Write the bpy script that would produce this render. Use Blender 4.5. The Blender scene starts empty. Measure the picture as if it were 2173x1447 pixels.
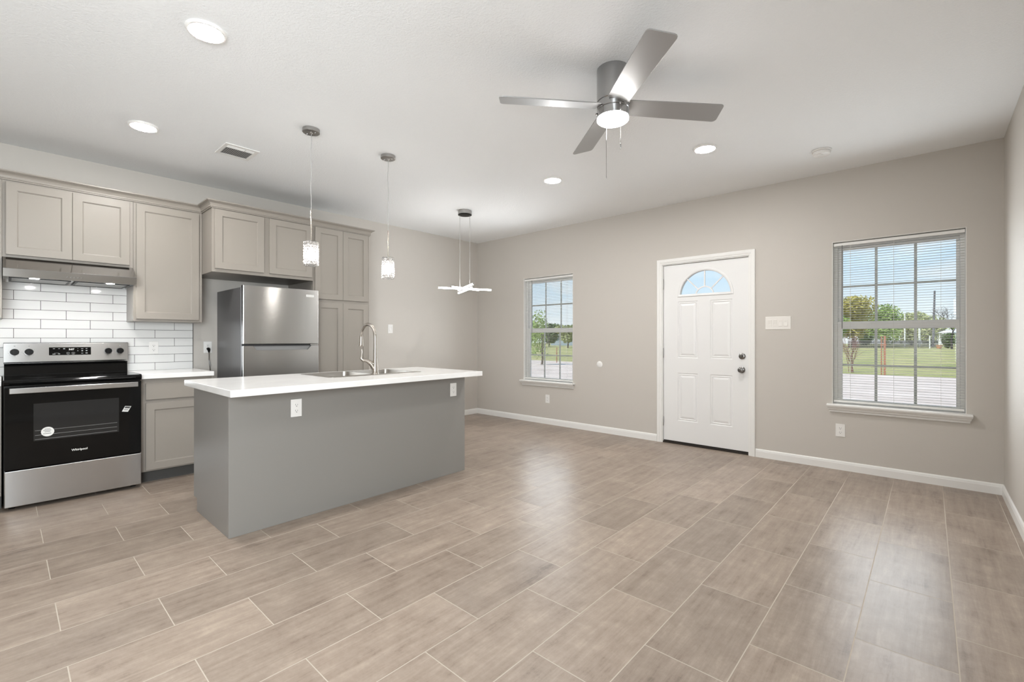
import bpy, bmesh, math, random
from math import pi, sin, cos, radians as R
from mathutils import Vector, Matrix
random.seed(7)
S = bpy.context.scene
COL = S.collection

# ------------------------------------------------------------------ camera
F_PX, YAW = 977.69, 0.7356
CAM = Vector((5.4166, -5.1526, 1.1993))
cd = bpy.data.cameras.new('camera')
cam = bpy.data.objects.new('camera', cd)
COL.objects.link(cam)
cam.location = CAM
cam.rotation_euler = (pi / 2, 0, YAW)
cd.sensor_fit = 'HORIZONTAL'
cd.sensor_width = 36.0
cd.lens = F_PX / 2173 * 36.0
cd.shift_y = -4.41 / 2173
cd.clip_start = 0.02
cd.clip_end = 500
S.camera = cam

# ------------------------------------------------------------------ view
vs = S.view_settings
S.display_settings.display_device = 'sRGB'
vs.view_transform = 'Standard'
vs.look = 'None'
vs.gamma = 1.0
vs.use_curve_mapping = False
vs.exposure = 0.19
cy = S.cycles
cy.max_bounces = 14
cy.diffuse_bounces = 8
cy.glossy_bounces = 6
cy.transmission_bounces = 8
cy.transparent_max_bounces = 40
cy.caustics_reflective = False
cy.caustics_refractive = False
cy.sample_clamp_indirect = 6.0

# lamp strengths (radiance of the glowing surfaces)
CAN_E, FAN_E, BULB_E, BAR_E, HOOD_E = 330.0, 60.0, 120.0, 25.0, 240.0
LAMP_COL = (1.0, 0.972, 0.94)
DAY = (0.91, 0.965, 1.0)
def area_light(name, loc, sx, sy, watts, aim, spread=150):
    l_ = bpy.data.lights.new(name, 'AREA'); l_.shape = 'RECTANGLE'; l_.size = sx; l_.size_y = sy; l_.energy = watts; l_.color = DAY; l_.spread = R(spread)
    o_ = bpy.data.objects.new(name, l_); COL.objects.link(o_); o_.location = loc
    o_.rotation_euler = Vector(aim).to_track_quat('-Z', 'Z').to_euler()
# daylight entering by the front windows, then fill light at an invented window
area_light('daylight_window_1', (1.42, -.004, 1.34), .80, 1.40, 11, (0, -1, 0))
area_light('daylight_window_2', (5.15, -.004, 1.34), .70, 1.40, 12, (-.02, -1, 0))
area_light('fill_light_east', (5.87, -6.10, 1.45), 1.2, 1.3, 125, (-1, 0.15, 0), 165)  # added fill to brighten the room, no known source there

# ------------------------------------------------------------------ world: blue sky with white cloud
W = bpy.data.worlds.new('sky')
S.world = W
W.use_nodes = True
nt = W.node_tree
nt.nodes.clear()
def wn(t, **k):
    n = nt.nodes.new(t)
    for a, b in k.items(): setattr(n, a, b)
    return n
wo = wn('ShaderNodeOutputWorld'); wb = wn('ShaderNodeBackground')
tc = wn('ShaderNodeTexCoord'); sx = wn('ShaderNodeSeparateXYZ')
rp = wn('ShaderNodeValToRGB')
nt.links.new(tc.outputs['Generated'], sx.inputs[0])
nt.links.new(sx.outputs['Z'], rp.inputs[0])
e = rp.color_ramp.elements
e[0].position = 0.0; e[0].color = (0.84, 0.89, 0.93, 1)
e[1].position = 0.75; e[1].color = (0.18, 0.42, 0.82, 1)
for p_, c_ in ((0.05, (0.76, 0.86, 0.94, 1)), (0.14, (0.58, 0.77, 0.94, 1)), (0.30, (0.47, 0.70, 0.92, 1))):
    q = rp.color_ramp.elements.new(p_); q.color = c_
mp = wn('ShaderNodeMapping'); mp.inputs['Scale'].default_value = (2.6, 2.6, 7.5)
mp.inputs['Location'].default_value = (0.4, 1.3, 0.2)
nz = wn('ShaderNodeTexNoise'); nz.inputs['Scale'].default_value = 1.5; nz.inputs['Detail'].default_value = 7
nz.inputs['Roughness'].default_value = 0.6
cr = wn('ShaderNodeValToRGB')
cr.color_ramp.elements[0].position = 0.50; cr.color_ramp.elements[1].position = 0.74
mx = wn('ShaderNodeMix', data_type='RGBA')
nt.links.new(tc.outputs['Generated'], mp.inputs[0]); nt.links.new(mp.outputs[0], nz.inputs['Vector'])
nt.links.new(nz.outputs[0], cr.inputs[0]); nt.links.new(cr.outputs[0], mx.inputs['Factor'])
nt.links.new(rp.outputs[0], mx.inputs['A']); mx.inputs['B'].default_value = (0.92, 0.93, 0.94, 1)
nt.links.new(mx.outputs['Result'], wb.inputs[0]); wb.inputs[1].default_value = 1.0
nt.links.new(wb.outputs[0], wo.inputs[0])
# sun: high, behind the house, so no direct beam comes through the front windows
sd = bpy.data.lights.new('sun', 'SUN'); sd.energy = 4.0; sd.angle = R(0.6); sd.color = (1, 0.95, 0.88)
so = bpy.data.objects.new('sun', sd); COL.objects.link(so)
so.rotation_euler = Vector((0.35, 0.62, -0.9)).to_track_quat('-Z', 'Y').to_euler()
so.location = (3, -10, 20)

# ------------------------------------------------------------------ materials
MAT = {}
def mat(name, col=(0.8, 0.8, 0.8), rough=0.5, metal=0.0, **k):
    m = bpy.data.materials.new(name); m.use_nodes = True
    b = m.node_tree.nodes['Principled BSDF']
    b.inputs['Base Color'].default_value = (*col, 1)
    b.inputs['Roughness'].default_value = rough
    b.inputs['Metallic'].default_value = metal
    for a, v in k.items(): b.inputs[a.replace('_', ' ')].default_value = v
    MAT[name] = m
    return m
def nodes(m): return m.node_tree.nodes, m.node_tree.links, m.node_tree.nodes['Principled BSDF']
def bump_noise(m, scale, strength, dist=0.002, detail=3, stretch=None):
    n, l, b = nodes(m)
    t = n.new('ShaderNodeTexCoord'); z = n.new('ShaderNodeTexNoise'); u = n.new('ShaderNodeBump')
    z.inputs['Scale'].default_value = scale; z.inputs['Detail'].default_value = detail
    u.inputs['Strength'].default_value = strength; u.inputs['Distance'].default_value = dist
    if stretch:
        g = n.new('ShaderNodeMapping'); g.inputs['Scale'].default_value = stretch
        l.new(t.outputs['Object'], g.inputs[0]); l.new(g.outputs[0], z.inputs['Vector'])
    else: l.new(t.outputs['Object'], z.inputs['Vector'])
    l.new(z.outputs[0], u.inputs['Height']); l.new(u.outputs[0], b.inputs['Normal'])
def tone_noise(m, c0, c1, scale, stretch=(1, 1, 1), detail=4):
    n, l, b = nodes(m)
    t = n.new('ShaderNodeTexCoord'); z = n.new('ShaderNodeTexNoise'); g = n.new('ShaderNodeMapping')
    g.inputs['Scale'].default_value = stretch
    z.inputs['Scale'].default_value = scale; z.inputs['Detail'].default_value = detail
    r = n.new('ShaderNodeValToRGB'); r.color_ramp.elements[0].color = (*c0, 1); r.color_ramp.elements[1].color = (*c1, 1)
    r.color_ramp.elements[0].position = 0.35; r.color_ramp.elements[1].position = 0.65
    l.new(t.outputs['Object'], g.inputs[0]); l.new(g.outputs[0], z.inputs['Vector'])
    l.new(z.outputs[0], r.inputs[0]); l.new(r.outputs[0], b.inputs['Base Color'])

m = mat('wall_paint', (0.545, 0.518, 0.480), 0.62); bump_noise(m, 150, 0.22, 0.0025)
m = mat('ceiling_paint', (0.87, 0.89, 0.905), 0.85); bump_noise(m, 95, 0.6, 0.005)
mat('trim_white', (0.80, 0.80, 0.785), 0.35)
mat('door_white', (0.78, 0.785, 0.785), 0.38)
mat('plastic_white', (0.80, 0.795, 0.78), 0.3)
mat('plastic_ivory', (0.78, 0.76, 0.725), 0.3)
mat('dark_nickel', (0.24, 0.235, 0.23), 0.22, 1.0)
mat('vinyl_white', (0.88, 0.88, 0.875), 0.35)
mat('blind_white', (0.78, 0.78, 0.76), 0.45)
m = mat('blind_slat', (0.78, 0.78, 0.76), 0.45)            # thin vinyl lets some light through
n, l, b = nodes(m); tl = n.new('ShaderNodeBsdfTranslucent'); tl.inputs[0].default_value = (.9, .9, .88, 1)
xs = n.new('ShaderNodeMixShader'); xs.inputs[0].default_value = .5
l.new(b.outputs[0], xs.inputs[1]); l.new(tl.outputs[0], xs.inputs[2]); l.new(xs.outputs[0], n['Material Output'].inputs[0])
mat('cabinet_greige', (0.280, 0.255, 0.225), 0.38)
m = mat('island_grey', (0.240, 0.232, 0.218), 0.45)
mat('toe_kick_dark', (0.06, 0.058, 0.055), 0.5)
m = mat('quartz_white', (0.82, 0.82, 0.815), 0.16); tone_noise(m, (0.80, 0.80, 0.79), (0.84, 0.84, 0.835), 6)
def steel(name, col, rough, aniso):
    m = mat(name, col, rough, 1.0)
    n, l, b = nodes(m)
    b.inputs['Anisotropic'].default_value = aniso
    t = n.new('ShaderNodeTangent'); t.direction_type = 'RADIAL'; t.axis = 'Z'
    l.new(t.outputs[0], b.inputs['Tangent']); b.inputs['Anisotropic Rotation'].default_value = 0.25
    return m
steel('stainless', (0.48, 0.48, 0.48), 0.24, 0.85)
steel('hood_steel', (0.42, 0.41, 0.40), 0.15, 0.6)
mat('sink_steel', (0.42, 0.40, 0.375), 0.32, 1.0)
mat('brushed_nickel', (0.42, 0.385, 0.345), 0.26, 1.0)
mat('satin_nickel', (0.42, 0.41, 0.40), 0.30, 1.0)
mat('chrome', (0.45, 0.45, 0.45), 0.12, 1.0)
mat('fan_blade', (0.40, 0.40, 0.40), 0.40, 0.7)
steel('fan_steel', (0.42, 0.42, 0.42), 0.20, 0.7)
mat('fridge_side', (0.13, 0.13, 0.135), 0.35, 0.3)
mat('black_gloss', (0.004, 0.004, 0.004), 0.06, Specular_IOR_Level=0.22)
mat('black_enamel', (0.006, 0.006, 0.006), 0.16, Specular_IOR_Level=0.3)
mat('black_plastic', (0.006, 0.006, 0.006), 0.35, Specular_IOR_Level=0.15)
mat('dark_gap', (0.012, 0.012, 0.012), 0.6)
mat('grey_plastic', (0.22, 0.22, 0.22), 0.4)
mat('duct_grey', (0.24, 0.24, 0.24), 0.6)
mat('oven_glass', (0.02, 0.02, 0.02), 0.05, Specular_IOR_Level=0.3)
mat('oven_rack', (0.42, 0.42, 0.41), 0.3, 0.8)
mat('print_white', (0.72, 0.72, 0.70), 0.5)
mat('print_dark', (0.05, 0.05, 0.05), 0.5)
mat('print_grey', (0.32, 0.32, 0.32), 0.5)
mat('threshold_bronze', (0.035, 0.030, 0.026), 0.45, 0.4)
mat('cable_grey', (0.40, 0.40, 0.39), 0.4)
mat('cord_brown', (0.10, 0.085, 0.07), 0.5)
mat('wand_grey', (0.12, 0.12, 0.115), 0.3)
mat('filter_grey', (0.36, 0.36, 0.35), 0.42, 0.8)
mat('bark', (0.16, 0.12, 0.09), 0.9)
mat('twig_dark', (0.06, 0.05, 0.05), 0.9)
mat('twig_red', (0.24, 0.13, 0.11), 0.9)
mat('stake_orange', (0.34, 0.14, 0.075), 0.7)
mat('fence_grey', (0.075, 0.075, 0.08), 0.7)
mat('pole_wood', (0.13, 0.13, 0.15), 0.9)
mat('pole_white', (0.70, 0.70, 0.68), 0.6)
mat('house_blue', (0.30, 0.36, 0.42), 0.8)
mat('roof_grey', (0.22, 0.22, 0.23), 0.9)
mat('terracotta', (0.50, 0.24, 0.13), 0.8)
mat('leaf_yellow', (0.44, 0.38, 0.10), 0.8)
mat('leaf_green', (0.27, 0.37, 0.09), 0.8)
mat('leaf_dark', (0.12, 0.17, 0.06), 0.8)
mat('leaf_pale', (0.38, 0.40, 0.18), 0.8)
m = mat('lawn_grass', (0.3, 0.3, 0.1), 0.95); tone_noise(m, (0.26, 0.27, 0.085), (0.44, 0.38, 0.16), 0.55, detail=8)
m = mat('driveway_concrete', (0.5, 0.47, 0.44), 0.9); tone_noise(m, (0.56, 0.455, 0.395), (0.70, 0.585, 0.515), 0.8, detail=8)

def emit(name, strength, col=LAMP_COL):
    m = bpy.data.materials.new(name); m.use_nodes = True
    n = m.node_tree.nodes; n.clear()
    o = n.new('ShaderNodeOutputMaterial'); q = n.new('ShaderNodeEmission')
    q.inputs[0].default_value = (*col, 1); q.inputs[1].default_value = strength
    m.node_tree.links.new(q.outputs[0], o.inputs[0]); MAT[name] = m
emit('can_glow', CAN_E); emit('fan_glow', FAN_E); emit('bulb_glow', BULB_E, (1, 0.95, 0.88))
emit('bar_glow', BAR_E); emit('hood_glow', HOOD_E); emit('display_glow', 1.2, (0.9, 0.95, 1))

def clear_mat(name, gloss, tint, diffuse=0.0, rough=0.02):
    m = bpy.data.materials.new(name); m.use_nodes = True
    n = m.node_tree.nodes; l = m.node_tree.links; n.clear()
    o = n.new('ShaderNodeOutputMaterial'); t = n.new('ShaderNodeBsdfTransparent'); g = n.new('ShaderNodeBsdfGlossy')
    t.inputs[0].default_value = (*tint, 1); g.inputs['Roughness'].default_value = rough
    f = n.new('ShaderNodeFresnel'); f.inputs[0].default_value = 1.45
    x = n.new('ShaderNodeMixShader'); ml = n.new('ShaderNodeMath'); ml.operation = 'MULTIPLY'; ml.inputs[1].default_value = gloss
    l.new(f.outputs[0], ml.inputs[0]); l.new(ml.outputs[0], x.inputs[0]); l.new(t.outputs[0], x.inputs[1]); l.new(g.outputs[0], x.inputs[2])
    last = x
    if diffuse:
        d = n.new('ShaderNodeBsdfTranslucent'); y = n.new('ShaderNodeMixShader'); y.inputs[0].default_value = diffuse
        l.new(x.outputs[0], y.inputs[1]); l.new(d.outputs[0], y.inputs[2]); last = y
    l.new(last.outputs[0], o.inputs[0]); MAT[name] = m
clear_mat('window_glass', 0.8, (0.97, 0.985, 0.98))
clear_mat('crystal', 3.0, (0.86, 0.86, 0.86), 0.06, 0.05)

def brick_base(m, to_vec, width, height, offset, mortar, smooth=0.1):
    """brick texture on world axes; returns the nodes that give the mortar mask and the tile's own random value"""
    n, l, b = nodes(m)
    t = n.new('ShaderNodeTexCoord'); s = n.new('ShaderNodeSeparateXYZ'); c = n.new('ShaderNodeCombineXYZ')
    l.new(t.outputs['Object'], s.inputs[0])
    for i, (axis, add) in enumerate(to_vec):
        a = n.new('ShaderNodeMath'); a.operation = 'ADD'; a.inputs[1].default_value = add
        l.new(s.outputs[axis], a.inputs[0]); l.new(a.outputs[0], c.inputs[i])
    k = n.new('ShaderNodeTexBrick'); k.offset = offset; k.offset_frequency = 2; k.squash = 1.0
    k.inputs['Scale'].default_value = 1.0; k.inputs['Mortar Size'].default_value = mortar
    k.inputs['Mortar Smooth'].default_value = smooth; k.inputs['Bias'].default_value = 0.0
    k.inputs['Brick Width'].default_value = width; k.inputs['Row Height'].default_value = height
    k.inputs['Color1'].default_value = (0, 0, 0, 1); k.inputs['Color2'].default_value = (1, 1, 1, 1)
    k.inputs['Mortar'].default_value = (0.5, 0.5, 0.5, 1)
    l.new(c.outputs[0], k.inputs['Vector'])
    return n, l, b, c, k

# floor: 12 x 24 inch wood-look stone tile, running bond along Y
m = mat('floor_tile', (0.4, 0.33, 0.28), 0.34, Specular_IOR_Level=0.30)
n, l, b, c, k = brick_base(m, (('Y', 4.39 + 0.6035 * 20), ('X', -2.471 + 0.3027 * 21), ('Z', 0)), 0.6035, 0.3027, 0.464, 0.0021)
g = n.new('ShaderNodeMapping'); g.inputs['Scale'].default_value = (1.3, 17.0, 1.0)
l.new(c.outputs[0], g.inputs[0])
rv = n.new('ShaderNodeMath'); rv.operation = 'MULTIPLY'; rv.inputs[1].default_value = 37.0
l.new(k.outputs['Color'], rv.inputs[0])
z1 = n.new('ShaderNodeTexNoise'); z1.noise_dimensions = '4D'; z1.inputs['Scale'].default_value = 1.5; z1.inputs['Detail'].default_value = 12; z1.inputs['Roughness'].default_value = 0.74; z1.inputs['Distortion'].default_value = 0.35
l.new(g.outputs[0], z1.inputs['Vector']); l.new(rv.outputs[0], z1.inputs['W'])
z2 = n.new('ShaderNodeTexNoise'); z2.noise_dimensions = '4D'; z2.inputs['Scale'].default_value = 5.5; z2.inputs['Detail'].default_value = 12; z2.inputs['Roughness'].default_value = 0.78
l.new(c.outputs[0], z2.inputs['Vector']); l.new(rv.outputs[0], z2.inputs['W'])
av = n.new('ShaderNodeMix'); av.data_type = 'FLOAT'; av.inputs['Factor'].default_value = 0.5
l.new(z1.outputs[0], av.inputs['A']); l.new(z2.outputs[0], av.inputs['B'])
fr = n.new('ShaderNodeValToRGB')
fe = fr.color_ramp.elements
fe[0].position = 0.37; fe[0].color = (0.160, 0.122, 0.096, 1)
fe[1].position = 0.615; fe[1].color = (0.385, 0.315, 0.256, 1)
q = fe.new(0.455); q.color = (0.262, 0.208, 0.168, 1)
q = fe.new(0.53); q.color = (0.308, 0.250, 0.204, 1)
l.new(av.outputs['Result'], fr.inputs[0])
hv = n.new('ShaderNodeHueSaturation')
tv = n.new('ShaderNodeMapRange'); tv.inputs['To Min'].default_value = 0.87; tv.inputs['To Max'].default_value = 1.12
l.new(k.outputs['Color'], tv.inputs[0]); l.new(tv.outputs[0], hv.inputs['Value']); l.new(fr.outputs[0], hv.inputs['Color'])
gm = n.new('ShaderNodeMix'); gm.data_type = 'RGBA'; gm.inputs['B'].default_value = (0.48, 0.425, 0.36, 1)
l.new(k.outputs['Fac'], gm.inputs['Factor']); l.new(hv.outputs[0], gm.inputs['A']); l.new(gm.outputs['Result'], b.inputs['Base Color'])
rr = n.new('ShaderNodeMapRange'); rr.inputs['To Min'].default_value = 0.33; rr.inputs['To Max'].default_value = 0.85
l.new(k.outputs['Fac'], rr.inputs[0]); l.new(rr.outputs[0], b.inputs['Roughness'])
bu = n.new('ShaderNodeBump'); bu.invert = True; bu.inputs['Strength'].default_value = 0.5; bu.inputs['Distance'].default_value = 0.0015
l.new(k.outputs['Fac'], bu.inputs['Height'])
# every tile lies at its own very slight tilt
wno = n.new('ShaderNodeTexWhiteNoise'); wno.noise_dimensions = '1D'; l.new(k.outputs['Color'], wno.inputs['W'])
vs1 = n.new('ShaderNodeVectorMath'); vs1.operation = 'SUBTRACT'; vs1.inputs[1].default_value = (.5, .5, .5); l.new(wno.outputs['Color'], vs1.inputs[0])
vs2 = n.new('ShaderNodeVectorMath'); vs2.operation = 'MULTIPLY'; vs2.inputs[1].default_value = (.03, .03, 0); l.new(vs1.outputs[0], vs2.inputs[0])
vs3 = n.new('ShaderNodeVectorMath'); vs3.operation = 'ADD'; l.new(bu.outputs[0], vs3.inputs[0]); l.new(vs2.outputs[0], vs3.inputs[1])
vs4 = n.new('ShaderNodeVectorMath'); vs4.operation = 'NORMALIZE'; l.new(vs3.outputs[0], vs4.inputs[0]); l.new(vs4.outputs[0], b.inputs['Normal'])

# backsplash: white 3 x 12 subway tile, dark grout
m = mat('subway_tile', (0.8, 0.8, 0.79), 0.1)
n, l, b, c, k = brick_base(m, (('Y', 4.342 + 0.3015 * 20), ('Z', -1.36 + 0.0765 * 10), ('X', 0)), 0.3015, 0.0765, 0.5, 0.0016)
gm = n.new('ShaderNodeMix'); gm.data_type = 'RGBA'; gm.inputs['A'].default_value = (0.74, 0.745, 0.74, 1); gm.inputs['B'].default_value = (0.035, 0.034, 0.033, 1)
l.new(k.outputs['Fac'], gm.inputs['Factor']); l.new(gm.outputs['Result'], b.inputs['Base Color'])
rr = n.new('ShaderNodeMapRange'); rr.inputs['To Min'].default_value = 0.10; rr.inputs['To Max'].default_value = 0.8
l.new(k.outputs['Fac'], rr.inputs[0]); l.new(rr.outputs[0], b.inputs['Roughness'])
bu = n.new('ShaderNodeBump'); bu.invert = True; bu.inputs['Strength'].default_value = 0.6; bu.inputs['Distance'].default_value = 0.002
l.new(k.outputs['Fac'], bu.inputs['Height']); l.new(bu.outputs[0], b.inputs['Normal'])

# ------------------------------------------------------------------ mesh builder
class MB:
    def __init__(s): s.v, s.f, s.mi, s.cur = [], [], [], 0
    def use(s, i): s.cur = i; return s
    def add(s, vs_, fs):
        o = len(s.v); s.v += [Vector(p) for p in vs_]
        for f in fs: s.f.append([o + i for i in f]); s.mi.append(s.cur)
        return s
    def box(s, x0, x1, y0, y1, z0, z1):
        return s.add([(x0, y0, z0), (x1, y0, z0), (x1, y1, z0), (x0, y1, z0), (x0, y0, z1), (x1, y0, z1), (x1, y1, z1), (x0, y1, z1)],
                     [(0, 3, 2, 1), (4, 5, 6, 7), (0, 1, 5, 4), (1, 2, 6, 5), (2, 3, 7, 6), (3, 0, 4, 7)])
    def ring(s, loops, close=True, cap0=True, cap1=True):
        """skin a list of equal-length closed loops"""
        n_ = len(loops[0]); vs_ = [p for lp in loops for p in lp]; fs = []
        for i in range(len(loops) - 1):
            for j in range(n_):
                a, b_ = i * n_ + j, i * n_ + (j + 1) % n_
                fs.append((a, b_, b_ + n_, a + n_))
        if cap0: fs.append(tuple(reversed(range(n_))))
        if cap1: fs.append(tuple(range((len(loops) - 1) * n_, len(loops) * n_)))
        return s.add(vs_, fs)
    def lathe(s, prof, c=(0, 0, 0), axis='z', n_=32, cap0=True, cap1=True):
        """prof: (radius, distance along axis)"""
        loops = []
        for r, h in prof:
            lp = []
            for i in range(n_):
                a = 2 * pi * i / n_; u, w = r * cos(a), r * sin(a)
                p = {'z': (u, w, h), 'x': (h, u, w), 'y': (w, h, u)}[axis]
                lp.append((c[0] + p[0], c[1] + p[1], c[2] + p[2]))
            loops.append(lp)
        return s.ring(loops, True, cap0, cap1)
    def tube(s, pts, rad, n_=10, caps=True):
        pts = [Vector(p) for p in pts]
        if not hasattr(rad, '__len__'): rad = [rad] * len(pts)
        loops = []; up = None
        for i, p in enumerate(pts):
            d = (pts[min(i + 1, len(pts) - 1)] - pts[max(i - 1, 0)]).normalized()
            if up is None:
                up = Vector((0, 0, 1)) if abs(d.z) < 0.9 else Vector((1, 0, 0))
            a = d.cross(up).normalized(); up = a.cross(d).normalized()
            loops.append([p + (a * cos(2 * pi * k_ / n_) + up * sin(2 * pi * k_ / n_)) * rad[i] for k_ in range(n_)])
        return s.ring(loops, True, caps, caps)
    def prism(s, poly, fn, w0, w1):
        """poly (u,v) extruded; fn(u,v,w) -> xyz"""
        return s.ring([[fn(u, v, w0) for u, v in poly], [fn(u, v, w1) for u, v in poly]])
    def holed(s, outer, holes, fn, w0, w1, back=True, sides=True):
        """flat plate with holes: outer/holes in (u,v), thickness w0..w1"""
        bm = bmesh.new(); es = []
        for lp in [outer] + holes:
            vv = [bm.verts.new((u, v, 0)) for u, v in lp]
            es += [bm.edges.new((vv[i], vv[(i + 1) % len(vv)])) for i in range(len(vv))]
        bmesh.ops.triangle_fill(bm, edges=es, use_beauty=True, normal=(0, 0, 1))
        bm.verts.index_update()
        co = [(x.co.x, x.co.y) for x in bm.verts]; fs = [tuple(x.index for x in f.verts) for f in bm.faces]
        bm.free()
        s.add([fn(u, v, w1) for u, v in co], fs)
        if back: s.add([fn(u, v, w0) for u, v in co], [tuple(reversed(f)) for f in fs])
        if sides:
            for lp in [outer] + holes:
                s.ring([[fn(u, v, w0) for u, v in lp], [fn(u, v, w1) for u, v in lp]], True, False, False)
        return s

def root_of(o):
    while o.parent: o = o.parent
    return o
def build(name, mb, mats, parent=None, loc=None, bevel=0.0, smooth=False, local=False, seg=2, fixn=True):
    """link the builder's shape as one mesh object; world coordinates unless local"""
    me = bpy.data.meshes.new(name)
    org = Vector((0, 0, 0))
    if not local:
        org = Vector(root_of(parent).location) if parent else Vector(loc or (0, 0, 0))
    me.from_pydata([tuple(p - org) for p in mb.v], [], mb.f)
    if fixn:
        bm = bmesh.new(); bm.from_mesh(me)
        bmesh.ops.remove_doubles(bm, verts=bm.verts, dist=1e-6)
        bmesh.ops.recalc_face_normals(bm, faces=bm.faces)
        bm.to_mesh(me); bm.free()
    if isinstance(mats, str): mats = [mats]
    for x in mats: me.materials.append(MAT[x])
    if len(mats) > 1 and len(me.polygons) == len(mb.mi): me.polygons.foreach_set('material_index', mb.mi)
    if smooth:
        me.polygons.foreach_set('use_smooth', [True] * len(me.polygons))
        me.set_sharp_from_angle(angle=R(38))
    o = bpy.data.objects.new(name, me); COL.objects.link(o)
    if parent: o.parent = parent
    else: o.location = org if not local else Vector(loc or (0, 0, 0))
    if bevel:
        md = o.modifiers.new('edge', 'BEVEL'); md.width = bevel; md.segments = seg; md.limit_method = 'ANGLE'; md.angle_limit = R(40)
        md.harden_normals = False
    return o
def tag(o, label=None, cat=None, group=None, kind=None):
    if label: o['label'] = label
    if cat: o['category'] = cat
    if group: o['group'] = group
    if kind: o['kind'] = kind
    return o
def thing(name, label, cat, loc, rz=0.0, group=None, kind=None):
    o = bpy.data.objects.new(name, None); COL.objects.link(o)
    o.empty_display_size = 0.05; o.location = loc; o.rotation_euler = (0, 0, rz)
    return tag(o, label, cat, group, kind)
def dup(root, loc, rz=None, label=None):
    def cp(o, par):
        c_ = o.copy(); COL.objects.link(c_)
        if par: c_.parent = par
        for ch in o.children: cp(ch, c_)
        return c_
    r = cp(root, None); r.location = loc
    if rz is not None: r.rotation_euler = (0, 0, rz)
    if label: r['label'] = label
    return r
def text(name, s, size, fn, mats, parent, depth=0.0004, bold=0.0, shear=0.0):
    """words as flat raised lettering; fn maps (u,v,w) to world, centred"""
    cu = bpy.data.curves.new(name, 'FONT'); cu.body = s; cu.size = size; cu.align_x = 'CENTER'; cu.align_y = 'CENTER'
    cu.extrude = depth; cu.offset = bold; cu.shear = shear
    to = bpy.data.objects.new(name, cu); COL.objects.link(to)
    dg = bpy.context.evaluated_depsgraph_get()
    me = bpy.data.meshes.new_from_object(to.evaluated_get(dg))
    bpy.data.objects.remove(to)
    mb = MB(); mb.v = [Vector(fn(*p.co)) for p in me.vertices]; mb.f = [list(p.vertices) for p in me.polygons]; mb.mi = [0] * len(mb.f)
    return build(name, mb, mats, parent)
def arc(c, r, a0, a1, n_):
    return [(c[0] + r * cos(R(a0 + (a1 - a0) * i / n_)), c[1] + r * sin(R(a0 + (a1 - a0) * i / n_))) for i in range(n_ + 1)]
def rrect(u0, u1, v0, v1, r, n_=4):
    p = []
    for cx, cy_, a in ((u1 - r, v1 - r, 0), (u0 + r, v1 - r, 90), (u0 + r, v0 + r, 180), (u1 - r, v0 + r, 270)):
        p += arc((cx, cy_), r, a, a + 90, n_)
    return p

# ------------------------------------------------------------------ room shell
H, WX, YS = 2.743, 5.8436, -6.9          # ceiling height, east wall, south wall
WT = 0.15
W1 = (0.985, 1.860, 0.595, 2.085)         # window openings x0,x1,z0,z1
W2 = (4.752, 5.638, 0.595, 2.092)
DO = (3.098, 4.058, 0.0, 2.066)           # door rough opening
rect = lambda a, b_, c_, d: [(a, c_), (b_, c_), (b_, d), (a, d)]
struct = lambda name, mb, ms, **k: tag(build(name, mb, ms, **k), kind='structure')
fl = MB().box(-0.15, WX + 0.15, YS - 0.15, 0.15, -0.12, 0.0)
struct('floor', fl, 'floor_tile')
struct('ceiling', MB().box(-0.15, WX + 0.15, YS - 0.15, 0.15, H, H + 0.12), 'ceiling_paint')
wn_ = MB()
outer = [(-0.15, 0), (DO[0], 0), (DO[0], DO[3]), (DO[1], DO[3]), (DO[1], 0), (WX + 0.15, 0), (WX + 0.15, H), (-0.15, H)]
wn_.holed(outer, [rect(*W1), rect(*W2)], lambda u, v, w: (u, w, v), WT, 0.0)
struct('wall_north', wn_, 'wall_paint')
struct('wall_west', MB().box(-0.15, 0, YS, 0, 0, H), 'wall_paint')
we_ = MB().holed(rect(YS, 0, 0, H), [rect(-6.72, -5.38, .78, 2.12)], lambda u, v, w: (w, u, v), WX + .15, WX)  # hole cut for the added window
struct('wall_east', we_, 'wall_paint')
struct('wall_south', MB().box(-0.15, WX + 0.15, YS - 0.15, YS, 0, H), 'wall_paint')
# baseboards: moulded profile (out, z)
BP = [(0, 0), (0.0125, 0), (0.0125, 0.058), (0.0105, 0.066), (0.0105, 0.070), (0.0075, 0.078), (0.004, 0.0825), (0, 0.0825)]
def sweep(mb, path, prof):
    pts = [Vector(p) for p in path]; dirs = [(pts[i + 1] - pts[i]).normalized() for i in range(len(pts) - 1)]
    nr = lambda d: Vector((d.y, -d.x))
    loops = []
    for i, p in enumerate(pts):
        a = nr(dirs[max(i - 1, 0)]); b_ = nr(dirs[min(i, len(dirs) - 1)])
        mv = (a + b_) / (1 + a.dot(b_))
        loops.append([(p.x + mv.x * o, p.y + mv.y * o, z) for o, z in prof])
    return mb.ring(loops)
struct('baseboard_west', sweep(MB(), [(0, -2.316), (0, 0)], BP), 'trim_white')
bb = MB(); sweep(bb, [(0.0, 0), (3.05, 0)], BP)
struct('baseboard_north', bb, 'trim_white')
bb = MB(); sweep(bb, [(4.105, 0), (WX, 0)], BP)
struct('baseboard_north_right', bb, 'trim_white')
bb = MB(); sweep(bb, [(WX, 0), (WX, YS)], BP)
struct('baseboard_east', bb, 'trim_white')

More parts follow.
